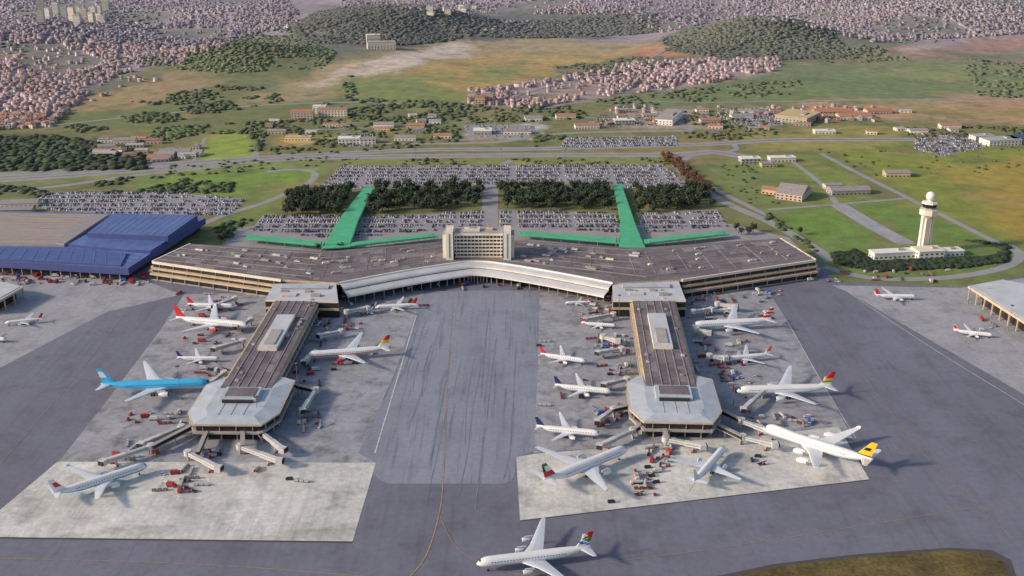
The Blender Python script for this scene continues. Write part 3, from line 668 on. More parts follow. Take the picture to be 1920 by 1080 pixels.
# ------------------------------------------------------------- airliners
AF=[(0,0),(.08,.05),(.35,.07),(.7,.04),(1,0),(.7,-.02),(.35,-.05),(.08,-.04)]
def wingpart(name,root,secs,mat,side=1):
    mb=MB(); rings=[]
    for (x,y,z,c,t) in secs: rings.append([(x-a*c,y*side,z+b*c*t) for a,b in AF])
    mb.loft(rings,mat); return mb.obj(name,root)
def airliner(nose,tail,label,body=None,belly=None,fin=None,eng=None,four=False,span=.93,hump=False,stripe=None,wing=None):
    body=body or m_paint; belly=belly or m_grey; eng=eng or m_paint; fin=fin or (lambda h,c:m_paint); wing=wing or m_grey
    z0=5.; N=V2(G(*nose,z0)); T=V2(G(*tail,z0)); L=(N-T).length; hd=N-T; ang=math.atan2(hd.y,hd.x); c=(N+T)/2
    R=L*.047 if L>45 else L*.052; zc=R*1.95
    root=empty('airliner',(c.x,c.y,.16),label,'airplane','parked airliners',ang)
    prof=[(.5,.02,-.25),(.493,.22,-.22),(.478,.48,-.15),(.455,.74,-.07),(.43,.9,-.02),(.40,.99,0),(.36,1,0),(.2,1,0),(.1,1,0),(0,1,0),(-.1,1,0),(-.18,1,0),(-.24,.96,.03),(-.31,.83,.14),(-.38,.62,.3),(-.44,.4,.46),(-.48,.22,.58),(-.5,.06,.64)]
    n=20; rings=[]
    for fx,fr,fz in prof:
        up=1.0+(.28 if hump and .22<=fx<=.46 else .0)
        rings.append([(fx*L,R*fr*math.cos(2*math.pi*k/n),zc+R*fz+R*fr*math.sin(2*math.pi*k/n)*(up if math.sin(2*math.pi*k/n)>0 else 1)) for k in range(n)])
    def fm(k,i): 
        a=math.sin(2*math.pi*(i+.5)/n)
        if stripe and -.3<a<.1: return stripe
        return belly if a<-.3 else body
    mb=MB(); mb.loft(rings,fm); mb.obj('fuselage',root,smooth=True)
    for sd in (1,-1):
        mb=MB(); nw=int(L*.66/1.6); vs=[];
        y=R*math.cos(.3)*1.012*sd; z=zc+R*math.sin(.3); fs=[];ms=[]
        for k in range(nw):
            for dx in (0,.75): x=L*(-.27+.66*k/nw)+dx; vs+=[(x,y,z-.2),(x,y*.985,z+.25)]
        for k in range(2*nw-1): fs.append((2*k,2*k+2,2*k+3,2*k+1)); ms.append(m_glass if k%2==0 else body)
        mb.add(vs,fs,ms); mb.obj('cabin_window_row',root)
    mb=MB(); vs=[];fs=[];ms=[]
    for k in range(7):
        a=math.pi/2+(k-3)*.3
        for (x,r,dz) in ((.477*L,.54,-.12),(.466*L,.71,-.07)): vs.append((x,R*r*math.cos(a)*1.03,zc+R*dz+R*r*math.sin(a)*1.03))
    for k in range(6): fs.append((2*k,2*k+1,2*k+3,2*k+2)); ms.append(m_glass)
    mb.add(vs,fs,ms); mb.obj('cockpit_window',root)
    S=L*span/2
    for sd in (1,-1):
        wingpart('wing',root,[(.13*L,0,zc-R*.55,.23*L,1),(.115*L,R,zc-R*.5,.2*L,1),(.0*L,.36*S,zc-R*.15,.125*L,.9),(-.165*L,.97*S,zc+R*.75,.045*L,.8),(-.19*L,S,zc+R*.9+.012*L,.022*L,.8)],wing,sd)
        wingpart('tailplane',root,[(-.385*L,0,zc+R*.45,.11*L,1),(-.4*L,R*.5,zc+R*.5,.095*L,1),(-.47*L,.17*L,zc+R*.95,.035*L,.8)],wing,sd)
        for ey,ex in ([(.34,.09)] if not four else [(.33,.09),(.62,.0)]):
            x=ex*L; y=ey*S*sd; z=zc-R*.75; r=.025*L if not four else .02*L; l=.085*L
            mb=MB(); rings=[[(x+a*l,y+r*b*math.cos(t),z+r*b*math.sin(t)) for t in [2*math.pi*j/12 for j in range(12)]] for a,b in ((.5,.86),(.46,1),(.1,1.04),(-.25,.85),(-.5,.55))]
            mb.loft(rings,eng); mb.tube((x+.505*l,y,z),(x+.51*l,y,z),r*.78,r*.78,12,m_blk); mb.tube((x-.5*l,y,z),(x-.66*l,y,z),r*.4,r*.2,8,m_metal)
            mb.box(x-.2*l,y,z+r*.7,l*.9,.5,R*.45,m_grey); mb.obj('engine',root)
    fr=[]; nh=10
    for q in range(nh+1):
        h=q/nh; xl=-.355*L-h*.115*L; cc=.125*L*(1-h)+.05*L*h; fr.append((xl,0,zc+R*.75+h*.145*L,cc,.8))
    mb=MB(); rings=[[(x-a*c_,b*c_*t,z) for a,b in AF] for (x,y,z,c_,t) in fr]
    ch=[.04,.2,.5,.85,.85,.5,.2,.04]
    mb.loft(rings,lambda k,i: fin((k+.5)/nh,ch[i]) ); mb.obj('tail_fin',root)
    mb=MB()
    mb.tube((.4*L,0,zc-R*.8),(.4*L,0,.6),.18,.18,6,m_metal)
    for y in (-.4,.4): mb.tube((.4*L,y-.15,.55),(.4*L,y+.15,.55),.55,.55,10,m_rub)
    mb.obj('landing_gear',root)
    for sd in (1,-1):
        mb=MB(); mb.tube((-.03*L,R*1.2*sd,zc-R*.7),(-.03*L,R*1.1*sd,.7),.3,.3,6,m_metal)
        for dx in (-.8,.8):
            for dy in (-.6,.6): mb.tube((-.03*L+dx,R*1.1*sd+dy-.2,.65),(-.03*L+dx,R*1.1*sd+dy+.2,.65),.65,.65,10,m_rub)
        mb.obj('landing_gear',root)
    return root,L
allred=lambda h,c:m_red
def flagtail(h,c):
    q=h+c*.25
    if q<.3: return m_paint
    if q<.45: return m_bluep
    if q<.52: return m_paint
    if q<.62: return m_grn
    if q<.7: return m_gold if c<.6 else m_grn
    if q<.78: return m_grn
    if q<.84: return m_paint
    return m_red
redtip=lambda h,c:m_red if .2<h<.9 and c>.15 else m_paint
bands=lambda h,c:m_red if int(h*10)%3!=0 else m_paint
iber=lambda h,c:m_red if h>.55 else (m_gold if h>.25 else m_paint)
navy=lambda h,c:m_navy if h>.1 else m_paint
emb=lambda h,c:m_red if .3<h<.75 and c in(.5,.2) else m_paint
goldblk=lambda h,c:(m_blk if (.38<h<.62 and c in(.5,.2)) or h<.12 else m_gold)
redgold=lambda h,c:m_red if h>.5 else (m_gold if h>.25 else m_grn if h>.15 else m_paint)
orfin=lambda h,c:m_orange if h>.3 else m_paint
blufin=lambda h,c:m_paint if .35<h<.8 and c>.3 else m_sky
emir=lambda h,c:m_red if h<.4 else (m_grn if h>.8 else (m_blk if c>.6 else m_paint))
AIR=[((893,1058),(1108,1032),'white airliner with flag coloured tail taxiing on asphalt',dict(fin=flagtail,four=True,span=.98)),
((277,872),(98,930),'white airliner with small red tail emblem on concrete pad',dict(fin=emb,belly=m_sky,span=.9)),
((397,722),(190,730),'sky blue airliner with blue and white tail beside pier',dict(body=m_sky,belly=m_grey,fin=blufin,span=.86)),
((440,572),(352,570),'white airliner with red tail near terminal',dict(fin=allred)),
((468,612),(330,600),'white wide airliner with bright red tail beside pier',dict(fin=allred,eng=m_red)),
((412,668),(332,668),'small white airliner with navy tail beside pier',dict(fin=navy)),
((573,668),(730,656),'white airliner with red cheatline and red yellow tail',dict(fin=iber,belly=m_grey,eng=m_red,stripe=m_orange)),
((703,573),(782,569),'white airliner with red tail parked near terminal',dict(fin=allred)),
((1100,674),(1013,662),'small white airliner with red tail on open stand',dict(fin=allred)),
((1148,732),(1040,722),'small white airliner with navy tail on open stand',dict(fin=navy)),
((1126,811),(1005,800),'white airliner with dark navy tail on stand',dict(fin=navy,belly=m_grey)),
((1176,843),(1018,908),'white wide airliner with red marked tail on concrete pad',dict(fin=emir,eng=m_paint,span=.98)),
((1358,838),(1300,905),'white airliner parked nose to pier on concrete pad',dict(fin=lambda h,c:m_paint,span=.95)),
((1430,806),(1636,872),'large white airliner with yellow and black tail',dict(fin=goldblk,four=True,hump=True,span=.92,wing=m_paint)),
((1381,735),(1560,730),'white airliner with red and yellow tail beside pier',dict(fin=redgold,span=.9)),
((1354,671),(1445,663),'small white airliner with orange red tail beside pier',dict(fin=orfin)),
((1297,612),(1447,604),'white wide airliner with red tail beside pier',dict(fin=bands,eng=m_paint)),
((1719,553),(1641,552),'white airliner with red tail on remote stand',dict(fin=allred)),
((1863,624),(1788,616),'small white airliner with red tail on remote stand',dict(fin=redtip)),
((8,601),(80,594),'small white airliner with red tail near gate building',dict(fin=allred)),
((12,632),(-55,628),'white airliner nose on remote stand',dict(fin=allred)),
((1156,606),(1090,602),'small white airliner with red fin among service vehicles',dict(fin=redtip)),
((1060,562),(1108,561),'small white airliner tucked against the terminal',dict(fin=redtip)),
((672,578),(712,576),'small white airliner close to the terminal',dict(fin=redtip)),
((1335,578),(1385,574),'small white airliner close to the pier base',dict(fin=redtip)),
]
planes=[]
for n_,t_,lab,kw in AIR:
    planes.append(airliner(n_,t_,lab,**kw))
# ------------------------------------------------------------- jet bridges
def bridge(a,b,col=m_vwhite):
    A=V2(G(*a,5));Bp=V2(G(*b,5)); d=Bp-A; L=d.length; ang=math.atan2(d.y,d.x)
    root=empty('jet_bridge',(A.x,A.y,.12),'white telescopic boarding bridge reaching from the pier','jet bridge','telescopic boarding bridges',ang)
    mb=MB(); mb.tube((0,0,0),(0,0,3.6),.8,.8,10,m_fac); mb.tube((0,0,3.6),(0,0,7),2.4,2.4,12,col); mb.obj('rotunda',root)
    mb=MB(); mb.box(L*.28,0,3.9,L*.56,2.4,2.5,col,top=m_silver); mb.box(L*.28,0,4.9,L*.5,2.44,.8,m_fac); mb.obj('tunnel',root)
    mb=MB(); mb.box(L*.72,0,3.6,L*.42,2.9,3.0,col,top=m_vwhite); mb.box(L*.72,0,4.7,L*.38,2.94,.9,m_fac); mb.obj('outer_tunnel',root)
    mb=MB(); mb.box(L*.96,0,3.4,4.0,4.2,3.4,col,.5); mb.box(L*.96+2.2,1.3,3.9,.6,3.6,2.6,m_dark,.5); mb.obj('cab',root)
    mb=MB(); mb.box(L*.72,-1.6,.6,.6,.6,3.1,m_silver); mb.box(L*.72,1.6,.6,.6,.6,3.1,m_silver); mb.box(L*.72,0,.5,1,4.2,.6,m_vred); mb.tube((L*.72,-2,.6),(L*.72,-1.4,.6),.6,.6,10,m_rub); mb.tube((L*.72,1.4,.6),(L*.72,2,.6),.6,.6,10,m_rub); mb.obj('drive_column',root)
for a,b in [((340,802),(262,835)),((283,838),(190,868)),((352,850),(412,880)),((450,838),(527,866)),((490,812),(532,845)),((592,732),(566,772)),((640,622),(598,630)),
 ((455,640),(400,655)),((440,560),(400,575)),((470,600),(440,615)),((590,662),(568,680)),((420,700),(390,722)),((650,585),(690,578)),
 ((1186,808),(1122,838)),((1248,824),(1320,838)),((1392,820),(1455,835)),((1150,768),(1118,792)),((1175,712),(1132,722)),((1165,655),(1120,662)),((1150,590),(1095,600)),
 ((1390,790),(1440,808)),((1430,735),(1392,770)),((1330,668),(1362,672)),((1305,618),(1330,625)),((1345,570),(1380,576)),((1130,632),(1160,640)),((1300,585),(1335,580))]:
    bridge(a,b)
def link(a,b):
    A=V2(G(*a,6));Bp=V2(G(*b,6)); d=Bp-A; ang=math.atan2(d.y,d.x)
    root=empty('link_corridor',(A.x,A.y,.1),'narrow raised glazed corridor on concrete posts','corridor','raised link corridors',ang)
    mb=MB(); mb.box(d.length/2,0,4,d.length,2.6,.6,m_fac); mb.box(d.length/2,0,6.8,d.length,2.8,.4,m_fac); mb.obj('deck',root)
    mb=MB(); mb.box(d.length/2,0,4.6,d.length,2.2,2.2,m_glass); mb.obj('window_band',root)
    posts(root,[(d.length*t,0) for t in (.1,.5,.95)],(0,0,0),0,4,.9,m_fac)
for a,b in [((368,795),(285,838)),((390,805),(370,850)),((455,803),(455,838)),((478,795),(490,815)),((1205,795),(1186,808)),((1245,800),(1250,824)),((1330,790),(1392,820)),((1352,770),(1392,790)),((540,720),(592,732)),((1185,760),(1150,768))]: link(a,b)
# ------------------------------------------------------------- cars
def carmesh(mb,L,W,Hb,Hc,c0,c1,body,roofm=None):
    mb.box(0,0,.3,L,W,Hb,body,tx=.97,ty=.94); mb.box((c0+c1)/2,0,.3+Hb,c1-c0,W*.92,Hc,m_glass,tx=.72,ty=.84,top=roofm or body)
    for x in (-L*.32,L*.32):
        for y in (-W/2,W/2): mb.tube((x,y-.1,.32),(x,y+.1,.32),.32,.32,8,m_rub)
CC=[('white',m_vwhite,.26),('silver',m_silver,.28),('black',m_blk,.18),('grey',m_mast,.13),('red',m_dred,.07),('blue',m_bluep,.05),('navy',m_navy,.03)]
tmpl={}
for nm,mt,_ in CC:
    mb=MB(); carmesh(mb,4.3,1.8,.62,.58,-1.6,.9,mt); tmpl[nm]=mb
cars.sort(key=lambda c:c[1]); near=cars[:300]; rest=cars[300:]
cm={}
for k,(x,y,r) in enumerate(near):
    nm=rnd.choices([c[0] for c in CC],[c[2] for c in CC])[0]
    if nm not in cm:
        ob=tmpl[nm].obj('parked_car'); cm[nm]=ob; tag(ob,f'{nm} car parked in rows beside the terminal','car','cars in the car parks')
    else: ob=cm[nm].copy(); COL.objects.link(ob)
    ob.location=(x,y,.08); ob.rotation_euler=(0,0,r)
def bx(x0,x1,w0,z0,z1,k):
    return [(x0,-w0,z0),(x1,-w0,z0),(x1,w0,z0),(x0,w0,z0),(x0+(x1-x0)*k,-w0*.85,z1),(x1-(x1-x0)*k,-w0*.85,z1),(x1-(x1-x0)*k,w0*.85,z1),(x0+(x1-x0)*k,w0*.85,z1)]
tv=bx(-2.15,2.15,.9,.15,.92,.02)+bx(-1.6,.9,.82,.92,1.5,.15)
tf=[];tm=[]
for o_ in (0,8):
    tf+=[(o_+0,o_+1,o_+5,o_+4),(o_+1,o_+2,o_+6,o_+5),(o_+2,o_+3,o_+7,o_+6),(o_+3,o_+0,o_+4,o_+7),(o_+4,o_+5,o_+6,o_+7)]
    tm+=[0,0,0,0,0] if o_==0 else [1,1,1,1,0]
pal=np.array([(.6,.59,.59),(.42,.42,.43),(.05,.05,.055),(.2,.2,.21),(.26,.06,.06),(.07,.11,.28),(.04,.05,.1)])
ra=np.array(rest); N=len(ra); ci=np.random.choice(7,N,p=[.27,.28,.17,.13,.07,.05,.03])
s_=replicate('distant_parked_cars',tv,tf,tm,np.c_[ra[:,0],ra[:,1],np.full(N,.08)],ra[:,2],np.ones((N,3)),pal[ci],[m_carp,m_glass]); s_['kind']='stuff'; tag(s_,'dense rows of parked cars in distant car parks','cars')
# ------------------------------------------------------------- service vehicles
SV={}
def mk(key,name,label,cat,fn):
    mb=MB(); fn(mb); SV[key]=(mb,name,label,cat,[])
def f_tug(b,m=m_vred): b.box(0,0,.35,3.2,1.7,.7,m); b.box(-.9,0,1.05,1.1,1.5,.9,m_glass,ty=.9,top=m); [b.tube((x,y-.15,.4),(x,y+.15,.4),.4,.4,8,m_rub) for x in(-1,1) for y in(-.85,.85)]
def f_carts(b,m=m_dred):
    for k in range(3): b.box(-k*3.6,0,.45,3,1.7,.2,m_fac); b.box(-k*3.6,0,.65,2.8,1.6,1.1,m,ty=.95); [b.tube((-k*3.6+x,y-.1,.3),(-k*3.6+x,y+.1,.3),.3,.3,6,m_rub) for x in(-1,1) for y in(-.8,.8)]; b.box(-k*3.6+1.8,0,.4,.8,.1,.1,m_blk)
def f_cater(b,m=m_vwhite,c=m_vwhite): b.box(-.8,0,1.0,5.0,2.2,2.2,m); b.box(2.6,0,.6,1.6,2.1,1.7,c,tx=.85); b.box(3.3,0,1.4,.3,1.8,.7,m_glass); b.box(0,0,.5,6.4,1.2,.5,m_blk); [b.tube((x,y-.2,.5),(x,y+.2,.5),.5,.5,8,m_rub) for x in(-2.2,2.4) for y in(-.95,.95)]
def f_van(b,m=m_vwhite): b.box(-.4,0,.4,4.0,1.8,1.6,m,tx=.95,ty=.9); b.box(2.0,0,.4,1.1,1.75,.9,m,tx=.9); b.box(1.7,0,1.3,.4,1.6,.6,m_glass,tx=.6); [b.tube((x,y-.12,.35),(x,y+.12,.35),.35,.35,8,m_rub) for x in(-1.6,1.7) for y in(-.88,.88)]
def f_bus(b): b.box(0,0,.5,11,2.5,.9,m_vwhite); b.box(0,0,1.4,10.8,2.4,1.0,m_glass); b.box(0,0,2.4,11,2.5,.4,m_vwhite); [b.tube((x,y-.2,.5),(x,y+.2,.5),.5,.5,8,m_rub) for x in(-4,4) for y in(-1.15,1.15)]
def f_fuel(b): b.box(3.4,0,.6,1.8,2.2,1.8,m_vwhite,tx=.85); b.tube((-4,0,2.0),(2.2,0,2.0),1.05,1.05,14,m_silver); b.box(-.5,0,.5,8,1.5,.5,m_blk); [b.tube((x,y-.2,.5),(x,y+.2,.5),.5,.5,8,m_rub) for x in(-3,-1.8,3.2) for y in(-1.0,1.0)]
def f_load(b): b.box(0,0,.5,5,2,.6,m_dred); b.box(.5,0,1.1,.3,1.6,1.2,m_silver); b.add([(-3.5,-.5,1),(3.5,-.5,2.8),(3.5,.5,2.8),(-3.5,.5,1),(-3.5,-.5,1.25),(3.5,-.5,3.05),(3.5,.5,3.05),(-3.5,.5,1.25)],[(0,1,2,3),(4,5,6,7),(0,1,5,4),(3,2,6,7),(0,3,7,4),(1,2,6,5)],m_blk); [b.tube((x,y-.15,.4),(x,y+.15,.4),.4,.4,8,m_rub) for x in(-1.7,1.7) for y in(-.9,.9)]
def f_stair(b): b.box(-.5,0,.5,5,1.8,.5,m_vwhite); b.add([(-2.5,-.7,1),(2.5,-.7,4),(2.5,.7,4),(-2.5,.7,1),(-2.5,-.7,1.5),(2.5,-.7,4.9),(2.5,.7,4.9),(-2.5,.7,1.5)],[(0,1,2,3),(0,1,5,4),(3,2,6,7),(0,3,7,4)],m_silver); b.box(2.9,0,3.9,1,1.6,.2,m_silver); b.box(2.4,.0,1,.3,1.0,2.9,m_fac); [b.tube((x,y-.15,.4),(x,y+.15,.4),.4,.4,8,m_rub) for x in(-1.9,1.2) for y in(-.85,.85)]
def f_pal(b): b.box(0,0,.4,7,3,.5,m_gold); b.box(2,0,.9,3,2.8,2.2,m_silver); b.box(-1.8,0,.9,2.6,2.4,1.6,m_vwhite); b.box(3.9,1,.9,.9,.9,1.4,m_glass); [b.tube((x,y-.2,.45),(x,y+.2,.45),.45,.45,8,m_rub) for x in(-2.6,2.6) for y in(-1.4,1.4)]
mk('tug','baggage_tug','small red baggage tug on the stand','baggage tug',f_tug)
mk('wtug','baggage_tug','small white baggage tug on the stand','baggage tug',lambda b:f_tug(b,m_vwhite))
mk('carts','baggage_cart_train','train of dark red baggage carts on apron','baggage carts',f_carts)
mk('gcarts','baggage_cart_train','train of dark grey baggage carts on apron','baggage carts',lambda b:f_carts(b,m_mast))
mk('scarts','baggage_cart_train','train of silver baggage carts on apron','baggage carts',lambda b:f_carts(b,m_silver))
mk('cater','catering_truck','white box bodied catering truck beside aircraft','truck',f_cater)
mk('btruck','service_truck','truck with blue box body beside aircraft','truck',lambda b:f_cater(b,m_bluep,m_vwhite))
mk('rtruck','service_truck','red box bodied service truck beside aircraft','truck',lambda b:f_cater(b,m_vred,m_vred))
mk('van','service_van','white service van on the apron','van',f_van)
mk('dvan','service_van','dark grey service van on the apron','van',lambda b:f_van(b,m_glass))
mk('bus','apron_bus','long white passenger bus on the apron','bus',f_bus)
mk('fuel','fuel_truck','white and silver fuel tanker truck','tanker truck',f_fuel)
mk('load','belt_loader','red belt loader with raised black conveyor','belt loader',f_load)
mk('stair','stair_truck','white mobile passenger stairs truck','stair truck',f_stair)
mk('pal','cargo_loader','yellow cargo loader carrying silver container','cargo loader',f_pal)
def putv(key,x,y,r):
    mb,name,label,cat,l=SV[key]
    if l: ob=l[0].copy(); COL.objects.link(ob)
    else:
        ob=mb.obj(name); tag(ob,label,cat,'apron service vehicles'); l.append(ob)
    ob.location=(x,y,.2 if y<640 else .16); ob.rotation_euler=(0,0,r); ob.scale=(.88,.88,.88)
CL=[((345,555,460,650),24),((380,690,425,720),13),((240,775,345,795),13),((195,835,290,870),8),((305,885,370,925),17),((380,840,410,860),6),((560,585,690,620),26),((560,780,605,805),7),((555,690,600,730),7),
 ((640,560,790,575),9),((290,520,520,560),8),((1085,565,1160,600),20),((1110,630,1175,665),17),((1135,685,1175,705),9),((1115,765,1180,800),11),((1290,555,1450,600),20),((1300,640,1400,700),24),((1350,700,1420,730),12),((1400,780,1530,800),17),
 ((1210,840,1260,880),14),((1190,885,1235,930),14),((1405,855,1430,875),3),((1130,900,1160,945),1),((650,530,1150,545),34),((0,515,280,535),50),((1500,505,1780,530),24),((1280,545,1500,560),16),((1840,600,1880,620),4),((600,640,720,700),7),((420,880,560,920),2),((470,900,570,920),1),((1000,640,1100,790),6)]
keys=['tug']*6+['wtug']*3+['carts']*5+['gcarts']*3+['scarts']*3+['cater']*3+['btruck']+['rtruck']*2+['van']*3+['dvan']*3+['load']*3+['stair']*2+['fuel','pal']
spots=[]
pl=[(p.location.x,p.location.y,L) for p,L in planes]
for (u0,v0,u1,v1),n in CL:
    t=0;k=0
    while k<n and t<n*12:
        t+=1; x,y=G(rnd.uniform(u0,u1),rnd.uniform(v0,v1))
        if any(abs(x-a)+abs(y-b)<6.2 for a,b in spots): continue
        if any(math.hypot(x-a,y-b)<L*.16 for a,b,L in pl): continue
        spots.append((x,y)); k+=1
        kk=keys if (v0!=515) else keys+['rtruck']*12+['tug']*6
        putv(rnd.choice(kk),x,y,rnd.choice((0,math.pi/2,math.pi,-math.pi/2))+rnd.uniform(-.3,.3))
# ------------------------------------------------------------- masts
def mast(u,v,h,first=[None]):
    x,y=G(u,v)
    if first[0] is None:
        root=empty('light_mast',(x,y,.05),'tall thin floodlight mast with ring of lamps','light mast','floodlight masts')
        mb=MB(); mb.tube((0,0,0),(0,0,30),.3,.13,8,m_mast); mb.tube((0,0,0),(0,0,.6),.7,.7,8,m_fac); mb.obj('pole',root)
        mb=MB(); mb.tube((0,0,29.5),(0,0,30.1),.9,.9,10,m_mast); [mb.box(1.1*math.cos(t),1.1*math.sin(t),29.3,.45,.45,.6,m_glass,t) for t in [k*math.pi/4 for k in range(8)]]; mb.obj('lamp_head',root)
        first[0]=root; root.scale=(1,1,h/30)
    else: copy_thing(first[0],(x,y,.05),0,(1,1,h/30))
for u,v,h in [(645,640,28),(560,745,26),(1182,690,24),(340,750,26),(1322,600,26),(1160,600,22),(1375,760,26),(780,320,28),(940,320,28),(1060,320,28),(1020,430,20),(1815,570,22),(1890,620,22),(485,800,22)]: mast(u,v,h)
# ------------------------------------------------------------- trees
def tree_template(seed,mat=m_leaf,mat2=m_leaf2):
    r=random.Random(seed); root=empty('broadleaf_tree',(0,0,0),'dense dark green broadleaf tree in car park belt','tree','trees between the car parks')
    mb=MB(); mb.tube((0,0,0),(0,0,5),.35,.22,7,m_bark)
    for k in range(5):
        a=k*1.26+r.random(); mb.tube((0,0,3+k*.4),(2.4*math.cos(a),2.4*math.sin(a),6.5+r.random()),.16,.06,5,m_bark)
    mb.obj('trunk',root)
    mb=MB(); lobes=[(r.uniform(-3.2,3.2),r.uniform(-3.2,3.2),r.uniform(5,9.5),r.uniform(1.7,2.9)) for _ in range(11)]+[(0,0,7.5,3.4)]
    for lx,ly,lz,lr in lobes:
        for _ in range(34):
            d=Vector((r.gauss(0,1),r.gauss(0,1),r.gauss(0,1))).normalized(); p=Vector((lx,ly,lz))+d*lr*r.uniform(.6,1.1)
            nrm=(d+Vector((r.uniform(-.6,.6),r.uniform(-.6,.6),r.uniform(-.4,.8)))).normalized(); a=nrm.orthogonal().normalized(); b=nrm.cross(a); s=r.uniform(.45,.95)
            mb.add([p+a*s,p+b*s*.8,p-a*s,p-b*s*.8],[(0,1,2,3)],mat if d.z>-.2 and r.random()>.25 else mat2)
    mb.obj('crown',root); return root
T=[tree_template(k) for k in range(5)]
TR=tree_template(77,m_rust,m_leaf); TR['label']='rusty brown leaved tree along the car park edge'; TR['group']='rusty trees along car park'
def trees_in(px,step,T,nmax,sc=(.85,1.35)):
    w=wpoly(px); X=[p[0] for p in w];Y=[p[1] for p in w]; out=[]
    y=min(Y)
    while y<max(Y):
        x=min(X)
        while x<max(X):
            a=x+rnd.uniform(-.35,.35)*step;b=y+rnd.uniform(-.35,.35)*step
            if pip(np.array([a]),np.array([b]),w)[0]: out.append((a,b))
            x+=step
        y+=step
    rnd.shuffle(out); out=out[:nmax]
    for a,b in out:
        t=rnd.choice(T); s=rnd.uniform(*sc); copy_thing(t,(a,b,float(height(a,b))),rnd.uniform(0,6.28),s)
trees_in([(545,364),(665,360),(652,388),(640,406),(525,404)],9.6,T,62)
trees_in([(708,357),(900,352),(904,392),(690,406),(685,385)],9.6,T,84)
trees_in([(935,352),(1144,358),(1158,398),(1040,396),(932,388)],9.6,T,84)
trees_in([(1178,358),(1325,362),(1338,390),(1196,402)],9.6,T,56)
for u,v in [(420,450),(428,445),(415,455),(1405,440),(1412,436),(1500,440),(640,470),(596,470),(1380,432),(1390,440),(455,430),(1570,500)]:
    x,y=G(u,v); copy_thing(rnd.choice(T),(x,y,0),rnd.uniform(0,6),rnd.uniform(.6,.9),'small green tree beside the terminal forecourt road')
trees_in([(1232,292),(1256,290),(1345,362),(1320,368)],8,[TR],60,(.5,.8))
for t in T+[TR]:
    x,y=G(*rnd.choice([(610,385),(760,385),(1000,380),(1100,385),(1250,385),(850,380)])) if t is not TR else G(1290,330)
    t.location=(x+rnd.uniform(-8,8),y+rnd.uniform(-8,8),0)
def ico():
    import bmesh
    bm=bmesh.new(); bmesh.ops.create_icosphere(bm,subdivisions=1,radius=1)
    v=[tuple(x.co) for x in bm.verts]; f=[tuple(q.index for q in x.verts) for x in bm.faces]; bm.free(); return v,f
iv,if_=ico()
W=[
 ([(-60,262),(100,255),(265,285),(280,318),(-60,322)],900,(3,5.5),(62,72,52)),
 ([(170,345),(260,330),(440,345),(430,362),(200,362)],170,(2,4),(66,80,52)),
 ([(330,130),(430,78),(560,65),(630,100),(610,128),(420,138)],2200,(1.8,4.4),(94,103,66)),
 ([(550,50),(640,15),(870,25),(900,60),(860,75),(700,88),(560,80)],6500,(2.6,5.2),(76,84,72)),
 ([(880,30),(1230,25),(1235,60),(1010,72),(900,68)],3000,(2.6,5.2),(84,91,78)),
 ([(1240,75),(1400,32),(1560,62),(1600,105),(1400,114),(1250,96)],5200,(2.4,5),(82,90,73)),
 ([(1040,125),(1180,108),(1290,112),(1180,138),(1060,143)],420,(2.5,4.5),(80,89,62)),
 ([(1500,95),(1640,85),(1700,112),(1560,120)],300,(2.5,4.5),(92,100,76)),
 ([(120,238),(250,215),(520,175),(530,190),(300,232),(140,250)],340,(2,4.6),(84,95,62)),
 ([(150,130),(330,90),(330,120),(250,135),(160,150)],400,(2.5,5),(86,94,76)),
 ([(240,190),(420,160),(500,165),(330,205)],170,(2,4.6),(84,94,60)),
 ([(640,150),(660,140),(672,190),(650,195)],30,(3,5),(72,92,58)),
 ([(1100,190),(1300,165),(1500,150),(1500,175),(1200,198)],220,(2,4.6),(84,95,62)),
 ([(650,200),(880,196),(1100,200),(1100,225),(860,232),(650,225)],440,(2,4.6),(78,89,60)),
 ([(280,240),(560,225),(560,250),(500,250),(480,300),(465,300),(470,252),(380,250),(290,270)],330,(2,4.6),(82,92,60)),
 ([(560,222),(860,232),(860,265),(700,285),(500,290),(520,255)],340,(1.8,4),(82,92,62)),
 ([(1000,255),(1060,255),(1050,275),(1000,275)],60,(2.5,4),(80,90,60)),
 ([(1280,210),(1480,235),(1460,262),(1280,262)],140,(2,4),(90,96,64)),
 ([(1800,110),(1920,120),(2000,190),(1830,180)],200,(2.5,5),(90,99,72)),
 ([(1700,235),(1920,238),(1920,255),(1700,256)],120,(2,4),(86,94,62)),
 ([(1560,478),(1600,470),(1640,492),(1860,482),(1890,470),(1850,455),(1800,450),(1890,462),(1885,490),(1800,502),(1640,508),(1575,497)],1100,(1.8,3.4),(44,60,40)),
 ([(-60,345),(60,352),(100,366),(-60,388)],110,(2,4.5),(66,79,54)),
 ([(400,430),(470,400),(480,405),(425,450)],36,(1.6,3.4),(64,84,50)),
 ([(1440,400),(1540,470),(1530,476),(1425,405)],60,(1.3,2.6),(74,92,54)),
 ([(600,190),(700,185),(870,195),(860,203),(620,200)],110,(2.5,5),(78,90,60)),
 ([(1320,300),(1400,300),(1460,380),(1420,400)],40,(1.3,3),(80,92,56)),
 ([(1500,280),(1920,275),(1920,330),(1600,330)],50,(1.2,3),(88,98,56)),
 ([(300,305),(620,292),(620,312),(300,335)],60,(1.4,3),(82,94,56)),
 ([(640,298),(1250,296),(1250,308),(640,310)],90,(1.4,3),(82,94,56)),
 ([(220,100),(560,20),(560,60),(300,110)],700,(2.5,5),(86,93,78)),
 ([(0,20),(300,20),(300,80),(0,90)],600,(2.5,5),(88,95,84)),
 ([(1400,0),(1920,0),(1920,60),(1600,70)],700,(2.5,5),(88,95,84)),
]
P=[];Cc=[];S=[]
